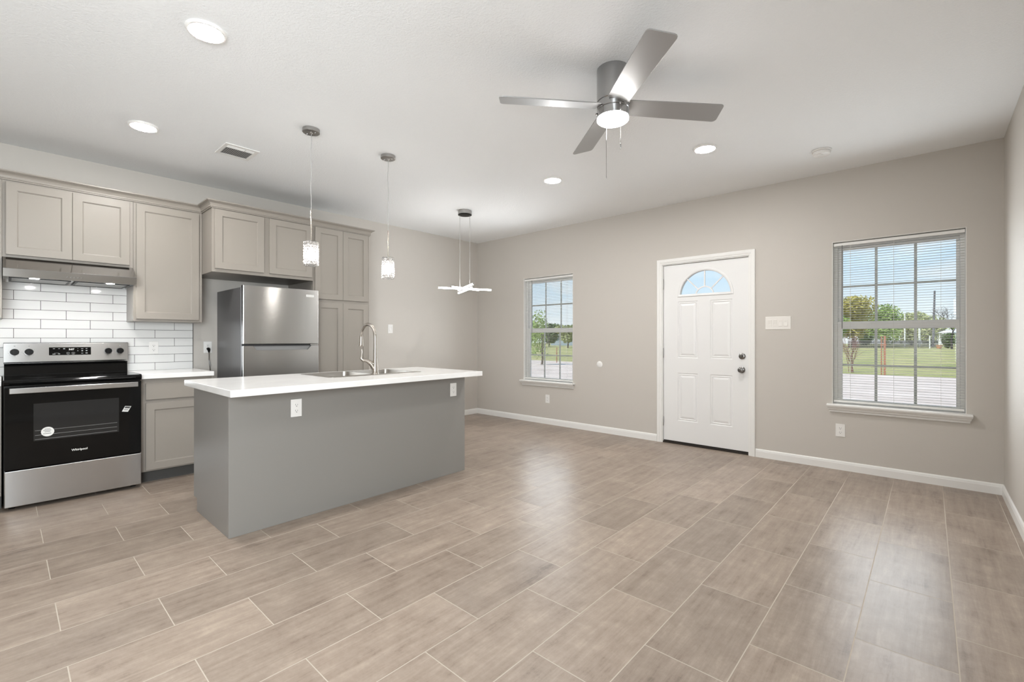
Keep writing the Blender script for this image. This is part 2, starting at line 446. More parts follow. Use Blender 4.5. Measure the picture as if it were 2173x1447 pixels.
# ------------------------------------------------------------------ windows and blinds
def window(idx, o, zmeet, zmun_u, zmun_l, muns, label):
    x0, x1, z0, z1 = o
    wd = thing('window_%d' % idx, label, 'window', ((x0 + x1) / 2, 0, z0), kind='structure')
    fn = lambda u, v, w: (u, w, v)
    jb = MB().holed(rect(x0, x1, z0, z1), [rect(x0 + .004, x1 - .004, z0 + .004, z1 - .004)], fn, 0.062, 0.001)
    build('jamb_liner', jb, 'trim_white', wd)
    fm = MB().holed(rect(x0 + .004, x1 - .004, z0 + .004, z1 - .004), [rect(x0 + .034, x1 - .034, z0 + .022, z1 - .048)], fn, 0.135, 0.062)
    build('window_frame', fm, 'vinyl_white', wd, bevel=0.002)
    gx0, gx1 = x0 + .070, x1 - .056
    def sash(nm, za, zb, ga, gb, y, zm):
        sh = MB().holed(rect(x0 + .035, x1 - .035, za, zb), [rect(gx0, gx1, ga, gb)], fn, y + .024, y)
        s_ = build(nm, sh, 'vinyl_white', wd, bevel=0.003)
        gl = MB().box(gx0 - .005, gx1 + .005, y + .010, y + .013, ga - .005, gb + .005)
        build('glass_pane', gl, 'window_glass', s_)
        mu = MB()
        for mxx in muns: mu.box(mxx - .010, mxx + .010, y + .014, y + .021, ga - .002, gb + .002)
        mu.box(gx0 - .002, gx1 + .002, y + .0142, y + .0208, zm - .009, zm + .009)
        build('muntin_grid', mu, 'vinyl_white', s_)
    sash('upper_sash', zmeet[0], z1 - .050, zmeet[1] + .008, z1 - .072, 0.098, zmun_u)
    sash('lower_sash', z0 + .022, zmeet[1] + .010, z0 + .048, zmeet[0], 0.068, zmun_l)
    for fx in (0.33, 0.72):
        xc = x0 + (x1 - x0) * fx
        build('sash_lock', MB().box(xc - .02, xc + .02, .058, .07, zmeet[1] - .012, zmeet[1] + .004), 'vinyl_white', wd, bevel=.002)
    # stool with moulded apron below
    st = MB().prism([(x0 - .038, -.058), (x1 + .038, -.058), (x1 + .038, 0.0), (x1 - .001, 0.0), (x1 - .001, .064), (x0 + .001, .064), (x0 + .001, 0.0), (x0 - .038, 0.0)],
                    lambda u, v, w: (u, v, w), z0 - .012, z0 + .008)
    build('window_sill', st, 'trim_white', wd, bevel=0.005, seg=3)
    ap = MB()
    prof = [(0, z0 - .012), (0.050, z0 - .012), (.047, z0 - .022), (.034, z0 - .030), (.030, z0 - .042), (.018, z0 - .052), (.016, z0 - .066), (0, z0 - .070)]
    xa, xb = x0 - .012, x1 + .014
    lps = []
    for o_, z in prof: pass
    ap.ring([[(xa - o_ * .45, -o_, z) for o_, z in prof], [(xb + o_ * .45, -o_, z) for o_, z in prof]])
    build('window_apron', ap, 'trim_white', wd)
    return wd
window(1, W1, (1.292, 1.345), 1.688, 0.965, (1.312, 1.583), 'window between the dining corner and the front door')
window(2, W2, (1.293, 1.350), 1.684, 0.961, (5.065, 5.331), 'large window beside the four-gang switch plate')

w3 = thing('window_3', 'added window out of view in the east wall, around the fill light', 'window', (WX, -6.05, .78), kind='structure')  # invented window, put in to carry the fill light
build('window_frame', MB().holed(rect(-6.72, -5.38, .78, 2.12), [rect(-6.67, -5.43, .83, 2.07)], lambda u, v, w: (w, u, v), WX + .125, WX + .065), 'vinyl_white', w3)
mu_ = MB().box(WX + .08, WX + .11, -6.08, -6.02, .83, 2.07)
build('mullion', mu_, 'vinyl_white', w3)
build('glass_pane', MB().box(WX + .094, WX + .098, -6.675, -5.425, .825, 2.075), 'window_glass', w3)
build('window_sill', MB().box(WX - .05, WX + .064, -6.76, -5.34, .768, .786), 'trim_white', w3, bevel=.004)
def blind(o, label, cordx, wandx):
    x0, x1, z0, z1 = o
    bl = thing('window_blind', label, 'blind', ((x0 + x1) / 2, 0.03, z0 + .008), group='mini blinds in the front windows')
    a, b_ = x0 + .010, x1 - .010
    build('headrail', MB().box(a - .003, b_ + .003, .018, .048, z1 - .038, z1 - .012), 'blind_white', bl, bevel=.002)
    sl = MB(); z = z1 - .052; zb = z0 + .050
    nsl = int((z - zb) / .0213)
    arcp = [(-.0125, 0), (-.0065, .0016), (0, .0022), (.0065, .0016), (.0125, 0)]
    for i in range(nsl + 1):
        zz = z - i * (z - zb) / nsl
        lp = [(.032 + u, zz + v) for u, v in arcp] + [(.032 + u, zz + v - .0006) for u, v in reversed(arcp)]
        sl.ring([[(a, y, q_) for y, q_ in lp], [(b_, y, q_) for y, q_ in lp]])
    build('slats', sl, 'blind_slat', bl, fixn=True)
    build('bottom_rail', MB().box(a, b_, .020, .045, z0 + .022, z0 + .040), 'blind_white', bl, bevel=.002)
    for cx in cordx:
        ld = MB()
        for yy in (.0185, .0455): ld.box(cx - .0007, cx + .0007, yy - .0006, yy + .0006, z0 + .035, z1 - .03)
        ld.box(cx - .012, cx + .012, .0175, .046, z0 + .024, z0 + .034)
        build('ladder_cord', ld, 'blind_white', bl)
    build('tilt_wand', MB().lathe([(.0028, z1 - .035), (.003, z1 - .06), (.003, z1 - .79), (.002, z1 - .80)], (wandx, .008, 0), n_=8), 'wand_grey', bl, smooth=True)
    return bl
blind(W1, 'white mini blind with open slats in the window near the dining corner', (1.10, 1.42, 1.74), 1.135)
blind(W2, 'white mini blind with open slats in the large window beside the switch plate', (4.885, 5.19, 5.49), 4.826)

# ------------------------------------------------------------------ front door
dr = thing('door_1', 'white front door with half-round fanlight and raised panels', 'door', (3.578, 0, 0), kind='structure')
fy = lambda u, v, w: (u, w, v)
# casing: mitred moulding around the opening
def casing(mb, xa, xb, zt, prof):
    loops = []
    for (px, pz, sxn, szn) in ((xa, 0, -1, 0), (xa, zt, -1, 1), (xb, zt, 1, 1), (xb, 0, 1, 0)):
        loops.append([(px + sxn * a, -o_, pz + szn * a) for a, o_ in prof])
    return mb.ring(loops)
CP = [(0, 0), (0, .009), (.004, .011), (.018, .012), (.022, .016), (.040, .018), (.052, .018), (.057, .014), (.057, 0)]
build('door_casing', casing(MB(), 3.110, 4.046, 2.060, CP), 'trim_white', dr)
jm = MB(); jm.box(3.099, 3.119, 0.0, .14, 0, 2.054); jm.box(4.037, 4.057, 0.0, .14, 0, 2.054); jm.box(3.099, 4.057, 0, .14, 2.052, 2.065)
build('door_jamb', jm, 'trim_white', dr)
for xa in (3.119, 4.024): build('door_stop', MB().box(xa, xa + .013, .068, .08, .03, 2.052), 'dark_gap', dr)
FX, FZ, FR = 3.586, 1.682, 0.272
PAN = [(3.287, 3.515, .984, 1.624), (3.648, 3.876, .984, 1.624), (3.287, 3.515, .268, .812), (3.648, 3.876, .268, .812)]
fan_hole = [p for p in arc((FX, FZ), FR, 4, 176, 28)]
Y0 = 0.022
slab = MB()
slab.holed(rect(3.123, 4.032, .030, 2.048), [rect(*p) for p in PAN] + [fan_hole], fy, Y0 + .044, Y0, back=False, sides=False)
slab.holed(rect(3.123, 4.032, .030, 2.048), [fan_hole], fy, Y0, Y0 + .044, back=False)
for a, b_, c_, d in PAN:
    steps = [(0, 0), (.006, .006), (.013, .006), (.020, .001), (.027, .007), (.050, .0005)]
    lps = [[(a + i_, Y0 + y, c_ + i_), (b_ - i_, Y0 + y, c_ + i_), (b_ - i_, Y0 + y, d - i_), (a + i_, Y0 + y, d - i_)] for i_, y in steps]
    slab.ring(lps, True, False, True)
build('door_slab', slab, 'door_white', dr)
fi = MB()
def halo(r, zb): # closed half-moon outline with its base at zb
    dz = zb - FZ; a0 = math.degrees(math.asin(dz / r))
    return arc((FX, FZ), r, a0, 180 - a0, 30)
ringp = [(.302, -.006, 0.0), (.300, -.006, .006), (.290, -.004, .010), (.282, 0.004, .010), (.272, .020, .003)]
lps = [[(u, Y0 - w, v) for u, v in halo(r, FZ + db)] for r, db, w in ringp]
fi.ring(lps, True, False, False)
build('fanlight_frame', fi, 'door_white', dr, smooth=True)
build('glass_pane', MB().prism(halo(.271, FZ + .021), fy, Y0 + .016, Y0 + .020), 'window_glass', dr)
gr = MB()
def bar_xz(mb, p0, p1, w, ya, yb):
    d = Vector((p1[0] - p0[0], p1[1] - p0[1])).normalized() * w / 2
    mb.prism([(p0[0] - d.y, p0[1] + d.x), (p0[0] + d.y, p0[1] - d.x), (p1[0] + d.y, p1[1] - d.x), (p1[0] - d.y, p1[1] + d.x)], fy, ya, yb)
for ang in (45, 90, 135):
    bar_xz(gr, (FX + .095 * cos(R(ang)), FZ + .095 * sin(R(ang))), (FX + .270 * cos(R(ang)), FZ + .270 * sin(R(ang))), .013, Y0 + .004, Y0 + .014)
ha = arc((FX, FZ), .102, 13, 167, 18); hb = arc((FX, FZ), .089, 15, 165, 18)
gr.prism(ha + hb[::-1], fy, Y0 + .0035, Y0 + .0145)
build('fanlight_grille', gr, 'door_white', dr)
kn = MB()
kn.lathe([(.034, Y0), (.034, Y0 - .006), (.028, Y0 - .010), (.012, Y0 - .014), (.011, Y0 - .030), (.018, Y0 - .036), (.0265, Y0 - .046), (.0275, Y0 - .054), (.022, Y0 - .064), (.010, Y0 - .067)], (3.968, 0, .877), 'y', 28)
kn.box(3.9665, 3.9695, Y0 - .072, Y0 - .066, .872, .882)
build('door_knob', kn, 'dark_nickel', dr, smooth=True)
db_ = MB()
db_.lathe([(.033, Y0), (.032, Y0 - .008), (.024, Y0 - .013), (.012, Y0 - .014), (.010, Y0 - .018)], (3.972, 0, 1.020), 'y', 28)
p_ = [(-.005, -.017), (.005, -.017), (.005, .017), (-.005, .017)]
ca, sa = cos(R(20)), sin(R(20))
db_.prism([(3.972 + u * ca + v * sa, 1.020 - u * sa + v * ca) for u, v in p_], fy, Y0 - .030, Y0 - .013)
build('deadbolt', db_, 'dark_nickel', dr, smooth=True)
for za, zb in ((1.776, 1.890), (.984, 1.090), (.195, .297)):
    build('hinge', MB().lathe([(.003, za - .004), (.0055, za), (.0055, zb), (.003, zb + .004)], (3.1205, .012, 0), n_=10), 'satin_nickel', dr, smooth=True)
build('door_strike', MB().box(4.0365, 4.0385, .010, .04, .85, .905), 'satin_nickel', dr)
th = MB().box(3.119, 4.037, .004, .12, 0, .016); th.box(3.122, 4.033, Y0 + .002, Y0 + .04, .016, .032)
build('threshold', th, 'threshold_bronze', dr)

# ------------------------------------------------------------------ wall plates (local frame: faces -y, x to the right)
def plate(mb, w, h, t=.005): mb.box(-w / 2, w / 2, -t, 0, -h / 2, h / 2)
def outlet_proto(label, ivory=False, decora=False):
    o = thing('wall_outlet', label, 'outlet', (0, 0, 0), group='duplex outlets on walls and island')
    pm = MB(); plate(pm, .072, .116)
    build('cover_plate', pm, 'plastic_white', o, local=True, bevel=.002)
    for sg in (1, -1):
        r_ = MB()
        if decora:
            r_.box(-.0165, .0165, -.0065, -.004, sg * .0167 - .0165, sg * .0167 + .0165)
        else:
            lp = [(u, sg * .0195 + max(-.0135, min(.0135, v))) for u, v in arc((0, 0), .017, 0, 350, 35)]
            r_.prism(lp, lambda u, v, w: (u, w, v), -.004, -.0072)
        rc = build('receptacle', r_, 'plastic_white', o, local=True)
        build('slot', MB().box(-.0078, -.0058, -.0076, -.006, sg * .0195 - .0015, sg * .0195 + .0075), 'print_dark', rc, local=True)
        build('slot', MB().box(.0058, .0078, -.0076, -.006, sg * .0195 - .0005, sg * .0195 + .0065), 'print_dark', rc, local=True)
        build('ground_hole', MB().lathe([(.0028, -.006), (.0028, -.0077)], (0, 0, sg * .0195 - .0075), 'y', 10), 'print_dark', rc, local=True)
    return o
o0 = outlet_proto('white outlet low on the wall below the large window')
o0.location = (4.8145, 0, .362)
RZ = pi / 2
dup(o0, (1.431, 0, .355), 0, 'white outlet low on the wall under the dining-corner window')
dup(o0, (0.0, -3.761, 1.116), RZ, 'outlet beside the refrigerator with a dark plug in it')
ISL = math.atan2(-0.040, 1.93)            # island is turned a little
isl_x = lambda y: 2.304 + (y + 4.245) * (-0.040 / 1.93)
dup(o0, (isl_x(-3.844) + .0004, -3.844, .741), RZ + math.atan(.0207), 'white outlet on the island panel, at the end nearer the range')
dup(o0, (isl_x(-2.456) + .0004, -2.456, .747), RZ + math.atan(.0207), 'white outlet on the island panel, at the end nearer the dining corner')
o1 = outlet_proto('white outlet set into the tile backsplash', decora=True)
o1.location = (.0085, -4.2015, 1.116); o1.rotation_euler = (0, 0, RZ)
# switches
sw = thing('light_switch', 'four-gang rocker switch plate beside the front door', 'light switch', (4.3075, 0, 1.357))
pm = MB(); plate(pm, .222, .128); build('cover_plate', pm, 'plastic_ivory', sw, local=True, bevel=.002)
for i in range(4):
    cx = -.0705 + i * .0465
    rk = MB(); rk.box(cx - .0165, cx + .0165, -.0062, -.004, -.034, .034)
    lp = [(cx - .0145, -.006, -.031), (cx + .0145, -.006, -.031), (cx + .0145, -.006, .031), (cx - .0145, -.006, .031)]
    t_ = (.0035, .0105) if i < 2 else (.0105, .0035)
    tp = [(cx - .0145, -t_[0], -.031), (cx + .0145, -t_[0], -.031), (cx + .0145, -t_[1], .031), (cx - .0145, -t_[1], .031)]
    rk.ring([lp, tp]); build('rocker', rk, 'plastic_ivory', sw, local=True, bevel=.0007)
sw = thing('light_switch', 'single white switch plate on the wall past the pantry', 'light switch', (0, -1.628, 1.335), RZ)
pm = MB(); plate(pm, .074, .118); build('cover_plate', pm, 'plastic_white', sw, local=True, bevel=.002)
rk = MB(); rk.box(-.0165, .0165, -.0062, -.004, -.034, .034); rk.ring([[(-.014, -.006, -.03), (.014, -.006, -.03), (.014, -.006, .03), (-.014, -.006, .03)], [(-.014, -.0105, -.03), (.014, -.0105, -.03), (.014, -.004, .03), (-.014, -.004, .03)]])
build('rocker', rk, 'plastic_white', sw, local=True, bevel=.0007)
bp_ = build('blank_cover', MB().lathe([(.042, 0), (.042, -.003), (.038, -.006), (.01, -.0065)], (0, 0, 0), 'y', 32), 'plastic_white', loc=(2.274, 0, .871), local=True, smooth=True)
tag(bp_, 'round white blank cover on the wall between window and front door', 'wall cover')

# ------------------------------------------------------------------ kitchen cabinets
def shaker(x, y0, y1, z0, z1, rail=.058, th=.019):
    """door facing +x with recessed centre panel; x is its front"""
    mb = MB()
    rc = lambda i_, xx: [(xx, y0 + i_, z0 + i_), (xx, y1 - i_, z0 + i_), (xx, y1 - i_, z1 - i_), (xx, y0 + i_, z1 - i_)]
    mb.ring([rc(0, x - th), rc(0, x - .0015), rc(.0015, x), rc(rail, x), rc(rail + .002, x - .0045), rc(rail + .005, x - .0055), rc(rail + .007, x - .010)])
    return mb
def add_door(par, *a, **k): return build('cabinet_door', shaker(*a, **k), 'cabinet_greige', par)
UF, UD = .322, .342
def cab_body(par, x1, y0, y1, z0, z1, x0=0.001):
    return build('cabinet_body', MB().box(x0, x1, y0, y1, z0, z1), 'cabinet_greige', par, bevel=.0012, seg=1)
GU = 'greige wall cabinets along the kitchen wall'
c1 = thing('upper_cabinet', 'short two-door greige cabinet above the range hood', 'cabinet', (.17, -4.779, 1.810), group=GU)
cab_body(c1, UF, -5.157, -4.3985, 1.810, 2.392)
add_door(c1, UD, -5.139, -4.7805, 1.829, 2.369); add_door(c1, UD, -4.7785, -4.424, 1.829, 2.369)
c2 = thing('upper_cabinet', 'tall one-door greige cabinet between the range hood and the refrigerator', 'cabinet', (.17, -4.143, 1.354), group=GU)
cab_body(c2, UF, -4.3975, -3.8905, 1.354, 2.392)
add_door(c2, UD, -4.379, -3.917, 1.374, 2.371)
c3 = thing('upper_cabinet', 'greige wall cabinet mostly out of view, only its side edge beside the hood showing', 'cabinet', (.17, -5.42, 1.354), group=GU)
cab_body(c3, UF, -5.690, -5.158, 1.354, 2.392)
add_door(c3, UD, -5.67, -5.178, 1.374, 2.371)
DF, DD = .625, .645
c4 = thing('refrigerator_cabinet', 'deep two-door greige cabinet above the refrigerator', 'cabinet', (.31, -3.43, 1.808), group=GU)
cab_body(c4, DF, -3.8895, -2.9705, 1.808, 2.392)
add_door(c4, DD, -3.869, -3.454, 1.838, 2.376); add_door(c4, DD, -3.404, -2.987, 1.838, 2.376)
c5 = thing('pantry_cabinet', 'full-height four-door greige pantry cabinet beside the refrigerator', 'cabinet', (.31, -2.645, 0))
cab_body(c5, DF, -2.9695, -2.318, .10, 2.392)
add_door(c5, DD, -2.953, -2.6455, 1.622, 2.380); add_door(c5, DD, -2.6435, -2.339, 1.622, 2.380)
add_door(c5, DD, -2.953, -2.6455, .12, 1.590); add_door(c5, DD, -2.6435, -2.339, .12, 1.590)
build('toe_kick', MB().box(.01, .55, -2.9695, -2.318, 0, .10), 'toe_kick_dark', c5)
CRP = [(0, 2.384), (.010, 2.384), (.010, 2.393), (.016, 2.394), (.016, 2.402), (.013, 2.404), (.015, 2.412), (.021, 2.424), (.031, 2.433), (.040, 2.436), (.042, 2.440), (.048, 2.441), (.048, 2.450), (0, 2.450)]
cm = build('crown_molding', sweep(MB(), [(UF, -5.69), (UF, -3.8895), (DF, -3.8895), (DF, -2.318), (.001, -2.318)], CRP), 'cabinet_greige', loc=(UF, -4.0, 2.384))
tag(cm, 'greige crown molding running along the tops of the kitchen cabinets', 'molding')

bs = MB().use(0)
bs.prism([(-5.70, .909), (-3.8915, .909), (-3.8915, 1.3525), (-4.3985, 1.3525), (-4.3985, 1.667), (-5.1565, 1.667), (-5.1565, 1.3525), (-5.70, 1.3525)], lambda u, v, w: (w, u, v), .0005, .0085)
bso = build('tile_backsplash', bs, 'subway_tile', loc=(0, 0, 0))
tag(bso, 'glossy white subway tile backsplash with thin dark grout', 'backsplash')
tr_ = build('tile_edge_trim', MB().box(.0005, .010, -3.8915, -3.888, .909, 1.3525), 'dark_gap', bso)

def base_cabinet(name, label, y0, y1, dy0, dy1):
    c_ = thing(name, label, 'cabinet', (.3, (y0 + y1) / 2, 0), group='greige base cabinets beside the range')
    cab_body(c_, .607, y0, y1, .098, .868)
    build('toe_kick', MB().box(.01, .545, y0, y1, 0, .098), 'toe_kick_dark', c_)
    w = MB(); rc = lambda i_, xx: [(xx, dy0 + i_, .694 + i_), (xx, dy1 - i_, .694 + i_), (xx, dy1 - i_, .830 - i_), (xx, dy0 + i_, .830 - i_)]
    w.ring([rc(0, .608), rc(0, .625), rc(.002, .627)])
    build('drawer_front', w, 'cabinet_greige', c_)
    add_door(c_, .627, dy0, dy1, .112, .667)
base_cabinet('base_cabinet', 'greige base cabinet with drawer between the range and refrigerator', -4.3965, -3.886, -4.362, -3.918)
base_cabinet('base_cabinet', 'greige base cabinet mostly out of view, only a sliver beside the range', -5.69, -5.160, -5.66, -5.195)
G = 'white counter pieces beside the range'
q = build('countertop', MB().box(.0005, .645, -4.3965, -3.876, .869, .908), 'quartz_white', loc=(.32, -4.137, .869), bevel=.003)
tag(q, 'short white countertop between the range and the refrigerator', 'countertop', G)
q = build('countertop', MB().box(.0005, .645, -5.69, -5.160, .869, .908), 'quartz_white', loc=(.32, -5.42, .869), bevel=.003)
tag(q, 'white countertop mostly out of view, only its end beside the range', 'countertop', G)

# ------------------------------------------------------------------ range
RY0, RY1 = -5.1515, -4.3995
rg = thing('kitchen_range', 'stainless and black electric range with glass oven door', 'range', (.36, -4.775, 0))
build('range_body', MB().box(.03, .655, RY0 + .002, RY1 - .002, .035, .895), 'black_enamel', rg)
for yy in (-5.11, -4.44):
    for xx in (.10, .60): build('leveling_foot', MB().lathe([(.018, 0), (.018, .006), (.008, .01), (.008, .036)], (xx, yy, 0), n_=12), 'black_plastic', rg)
build('storage_drawer', MB().box(.656, .702, RY0 + .004, RY1 - .003, .030, .280), 'stainless', rg, bevel=.004)
od = MB().use(0)
od.box(.656, .700, RY0 + .004, RY1 - .003, .286, .862)
odo = build('oven_door', od, 'black_gloss', rg, bevel=.004)
ow = MB().box(.7002, .7008, -5.007, -4.541, .471, .738)
owo = build('oven_window', ow, 'oven_glass', odo)
for zz in (.482, .512, .545): build('oven_rack', MB().box(.7008, .7014, -5.00, -4.552, zz - .0008, zz + .0008), 'print_grey', odo)
text('maker_logo', 'Whirlpool', .021, lambda u, v, w: (.7006 + w, -4.767 + u, .374 + v), 'print_white', odo, bold=.0004)
st = build('round_sticker', MB().lathe([(.034, .7010), (.034, .7016)], (0, -4.936, .531), 'x', 32), 'print_white', odo)
for i, (t_, dz) in enumerate((('ALL WORKING', .017), ('ELEMENTS IN OVEN', .007), ('ARE SEALED', -.003), ('800-000-000', -.015))):
    pass
ln = MB()
for w_, dz in ((.030, .019), (.044, .010), (.030, 0.0), (.046, -.013)):
    nseg = int(w_ / .006)
    for j in range(nseg):
        ln.box(.7016, .7019, -4.936 - w_ / 2 + j * .006, -4.936 - w_ / 2 + j * .006 + .0046, .531 + dz - .002, .531 + dz + .002)
build('sticker_print', ln, 'print_dark', odo)
c12, s12 = cos(R(-8)), sin(R(-8))
def tilt(mb, u0, u1, v0, v1, w0, w1):
    mb.prism([(u * c12 - v * s12 + .35 * v, u * s12 + v * c12) for u, v in rect(u0, u1, v0, v1)], lambda u, v, w: (.7006 + w, -4.495 + u, .645 + v), w0, w1)
sk = MB(); tilt(sk, -.019, .019, -.021, .021, 0, .0005); build('square_sticker', sk, 'print_white', odo)
sk = MB(); tilt(sk, -.016, .016, .004, .018, .0005, .0008); tilt(sk, -.013, .014, -.009, -.004, .0005, .0008); build('sticker_print', sk, 'print_dark', odo)
hd = MB().box(.742, .754, -5.124, -4.430, .820, .858)
hdo = build('oven_handle', hd, 'stainless', rg, bevel=.003)
for ya in (-5.118, -4.454): build('handle_bracket', MB().box(.700, .743, ya, ya + .018, .828, .850), 'black_plastic', hdo)
ct = MB().box(.095, .690, RY0, RY1, .895, .912)
ct.prism([(.690, .872), (.700, .880), (.706, .898), (.700, .912), (.690, .912)], lambda u, v, w: (u, w, v), RY0, RY1)
cto = build('cooktop', ct, 'black_gloss', rg, bevel=.002)
for (bx, by, br) in ((.50, -4.97, .095), (.50, -4.58, .115), (.23, -4.96, .075), (.23, -4.60, .075)):
    build('burner_ring', MB().prism(arc((bx, by), br, 0, 360, 40)[:-1], lambda u, v, w: (u, v, w), .9121, .9123), 'black_enamel', cto)
bg = MB()
bg.prism([(.030, .895), (.092, .895), (.084, .915), (.078, .985), (.085, 1.003), (.030, 1.003)], lambda u, v, w: (u, w, v), RY0 + .004, RY1 - .004)
build('backguard', bg, 'black_gloss', rg)
cp = MB().prism([(.030, 1.003), (.096, 1.003), (.098, 1.010), (.104, 1.016), (.092, 1.164), (.086, 1.169), (.030, 1.169)], lambda u, v, w: (u, w, v), RY0, RY1)
cpo = build('control_panel', cp, 'stainless', rg, bevel=.002)
PXS = lambda z: .104 + (z - 1.016) * (-.012 / .148)
dp = MB().ring([[(PXS(z) + .0004, y, z) for y, z in rect(-4.901, -4.647, 1.066, 1.130)], [(PXS(z) + .0014, y, z) for y, z in rect(-4.901, -4.647, 1.066, 1.130)]])
dpo = build('display', dp, 'black_gloss', rg)
fd = lambda y0_, z0_: (lambda u, v, w: (PXS(z0_ + v) + .0016 + w, y0_ + u, z0_ + v))
text('clock_digits', '3:07', .020, fd(-4.768, 1.112), 'print_white', dpo, bold=.0004)
for (yy, zz, ww, hh) in ((-4.872, 1.119, .012, .004), (-4.842, 1.119, .010, .004), (-4.812, 1.118, .012, .008), (-4.872, 1.075, .017, .005), (-4.842, 1.076, .012, .005), (-4.856, 1.083, .030, .0015),
                         (-4.729, 1.117, .005, .003), (-4.729, 1.100, .006, .004), (-4.702, 1.117, .014, .004), (-4.702, 1.100, .010, .008), (-4.702, 1.079, .012, .004),
                         (-4.675, 1.118, .010, .005), (-4.675, 1.100, .010, .008), (-4.675, 1.080, .013, .007), (-4.788, 1.072, .012, .002), (-4.757, 1.072, .012, .002)):
    pk = MB().ring([[(PXS(z) + .0014, y, z) for y, z in rect(yy - ww / 2, yy + ww / 2, zz - hh / 2, zz + hh / 2)], [(PXS(z) + .0018, y, z) for y, z in rect(yy - ww / 2, yy + ww / 2, zz - hh / 2, zz + hh / 2)]])
    build('touch_key', pk, 'print_grey', dpo)
po = MB()
for yy in (-4.788, -4.757):
    a_ = rrect(yy - .010, yy + .010, 1.0735, 1.0895, .006); b2 = rrect(yy - .0088, yy + .0088, 1.0747, 1.0883, .005)
    po.holed(a_, [b2], lambda u, v, w: (PXS(v) + w, u, v), .0014, .0018)
po.prism([(-4.791, 1.078), (-4.7845, 1.0815), (-4.791, 1.085)], lambda u, v, w: (PXS(v) + w, u, v), .0014, .0018)
po.box(PXS(1.08) + .0012, PXS(1.08) + .0018, -4.7595, -4.7545, 1.079, 1.084)
build('start_print', po, 'print_grey', dpo)
kb0 = None
for i, yy in enumerate((-5.092, -5.013, -4.535, -4.456)):
    kb = MB(); zz = 1.096; xx = PXS(zz)
    kb.lathe([(.0255, xx - .003), (.0255, xx + .008), (.0225, xx + .026), (.021, xx + .028)], (0, yy, zz), 'x', 28)
    kb.box(xx + .02, xx + .036, yy - .006, yy + .006, zz - .0235, zz + .0235)
    ko = build('burner_knob', kb, 'black_plastic', rg, smooth=True)
    mk = MB()
    for a_ in range(150, 391, 24):
        yy2, z2 = yy + .034 * cos(R(a_)), zz + .034 * sin(R(a_))
        mk.ring([[(PXS(z) + .0002, y, z) for y, z in rect(yy2 - .0015, yy2 + .0015, z2 - .0015, z2 + .0015)], [(PXS(z) + .0005, y, z) for y, z in rect(yy2 - .0015, yy2 + .0015, z2 - .0015, z2 + .0015)]])
    build('dial_print', mk, 'print_grey', ko); mk = MB()
    mk.ring([[(PXS(z) + .0002, y, z) for y, z in rect(yy - .004, yy + .004, 1.137, 1.145)], [(PXS(z) + .0005, y, z) for y, z in rect(yy - .004, yy + .004, 1.137, 1.145)]])
    build('off_mark', mk, 'print_grey', ko)

# ------------------------------------------------------------------ range hood
hz = thing('range_hood', 'slim stainless under-cabinet range hood with two lit lamps', 'range hood', (.25, -4.777, 1.650))
HY0, HY1 = -5.1545, -4.4005
hp = [(.010, 1.662), (.486, 1.662), (.486, 1.650), (.500, 1.650), (.500, 1.7105), (.335, 1.8085), (.010, 1.8085)]
build('hood_shell', MB().prism(hp, lambda u, v, w: (u, w, v), HY0, HY1), 'hood_steel', hz, bevel=.0015)
un = MB()
un.box(.010, .486, HY0, HY0 + .012, 1.650, 1.662); un.box(.010, .486, HY1 - .012, HY1, 1.650, 1.662); un.box(.010, .022, HY0, HY1, 1.650, 1.662)
build('hood_rim', un, 'stainless', hz)
for ya, yb in ((HY0 + .035, -4.795), (-4.760, HY1 - .035)):
    f_ = MB().box(.04, .40, ya, yb, 1.653, 1.661)
    fo = build('grease_filter', f_, 'filter_grey', hz)
    fr_ = MB().holed(rect(.036, .404, ya - .004, yb + .004), [rect(.05, .39, ya + .01, yb - .01)], lambda u, v, w: (u, v, w), 1.651, 1.656)
    build('filter_frame', fr_, 'black_plastic', fo)
for yy in (-4.994, -4.562):
    lm = MB().lathe([(.034, 1.6615), (.034, 1.653), (.028, 1.651)], (.445, yy, 0), n_=24)
    lo = build('hood_lamp', lm, 'chrome', hz)
    build('lamp_lens', MB().lathe([(.027, 1.6512), (.022, 1.6490)], (.445, yy, 0), n_=24), 'hood_glow', lo)
for i in range(5):
    yy = -4.818 + i * .0203
    build('push_button', MB().lathe([(.005, .4995), (.005, .503), (.004, .504)], (0, yy, 1.676), 'x', 14), 'chrome', hz, smooth=True)

# ------------------------------------------------------------------ refrigerator
fg = thing('refrigerator', 'stainless top-freezer refrigerator with dark grey sides', 'refrigerator', (.42, -3.342, 0))
FY0, FY1 = -3.690, -2.993
build('fridge_body', MB().box(.045, .742, FY0, FY1 - .004, .02, 1.676), 'fridge_side', fg, bevel=.004)
fz = MB().box(.752, .800, FY0, FY1, 1.150, 1.693)
fzo = build('freezer_door', fz, ['stainless'], fg, bevel=.005)
bd = build('maker_badge', MB().box(.8002, .8016, -3.118, -3.041, 1.620, 1.643), 'print_white', fzo)
text('badge_letters', 'FRIGIDAIRE', .0125, lambda u, v, w: (.8017 + w, -3.0795 + u, 1.6315 + v), 'print_grey', fzo)
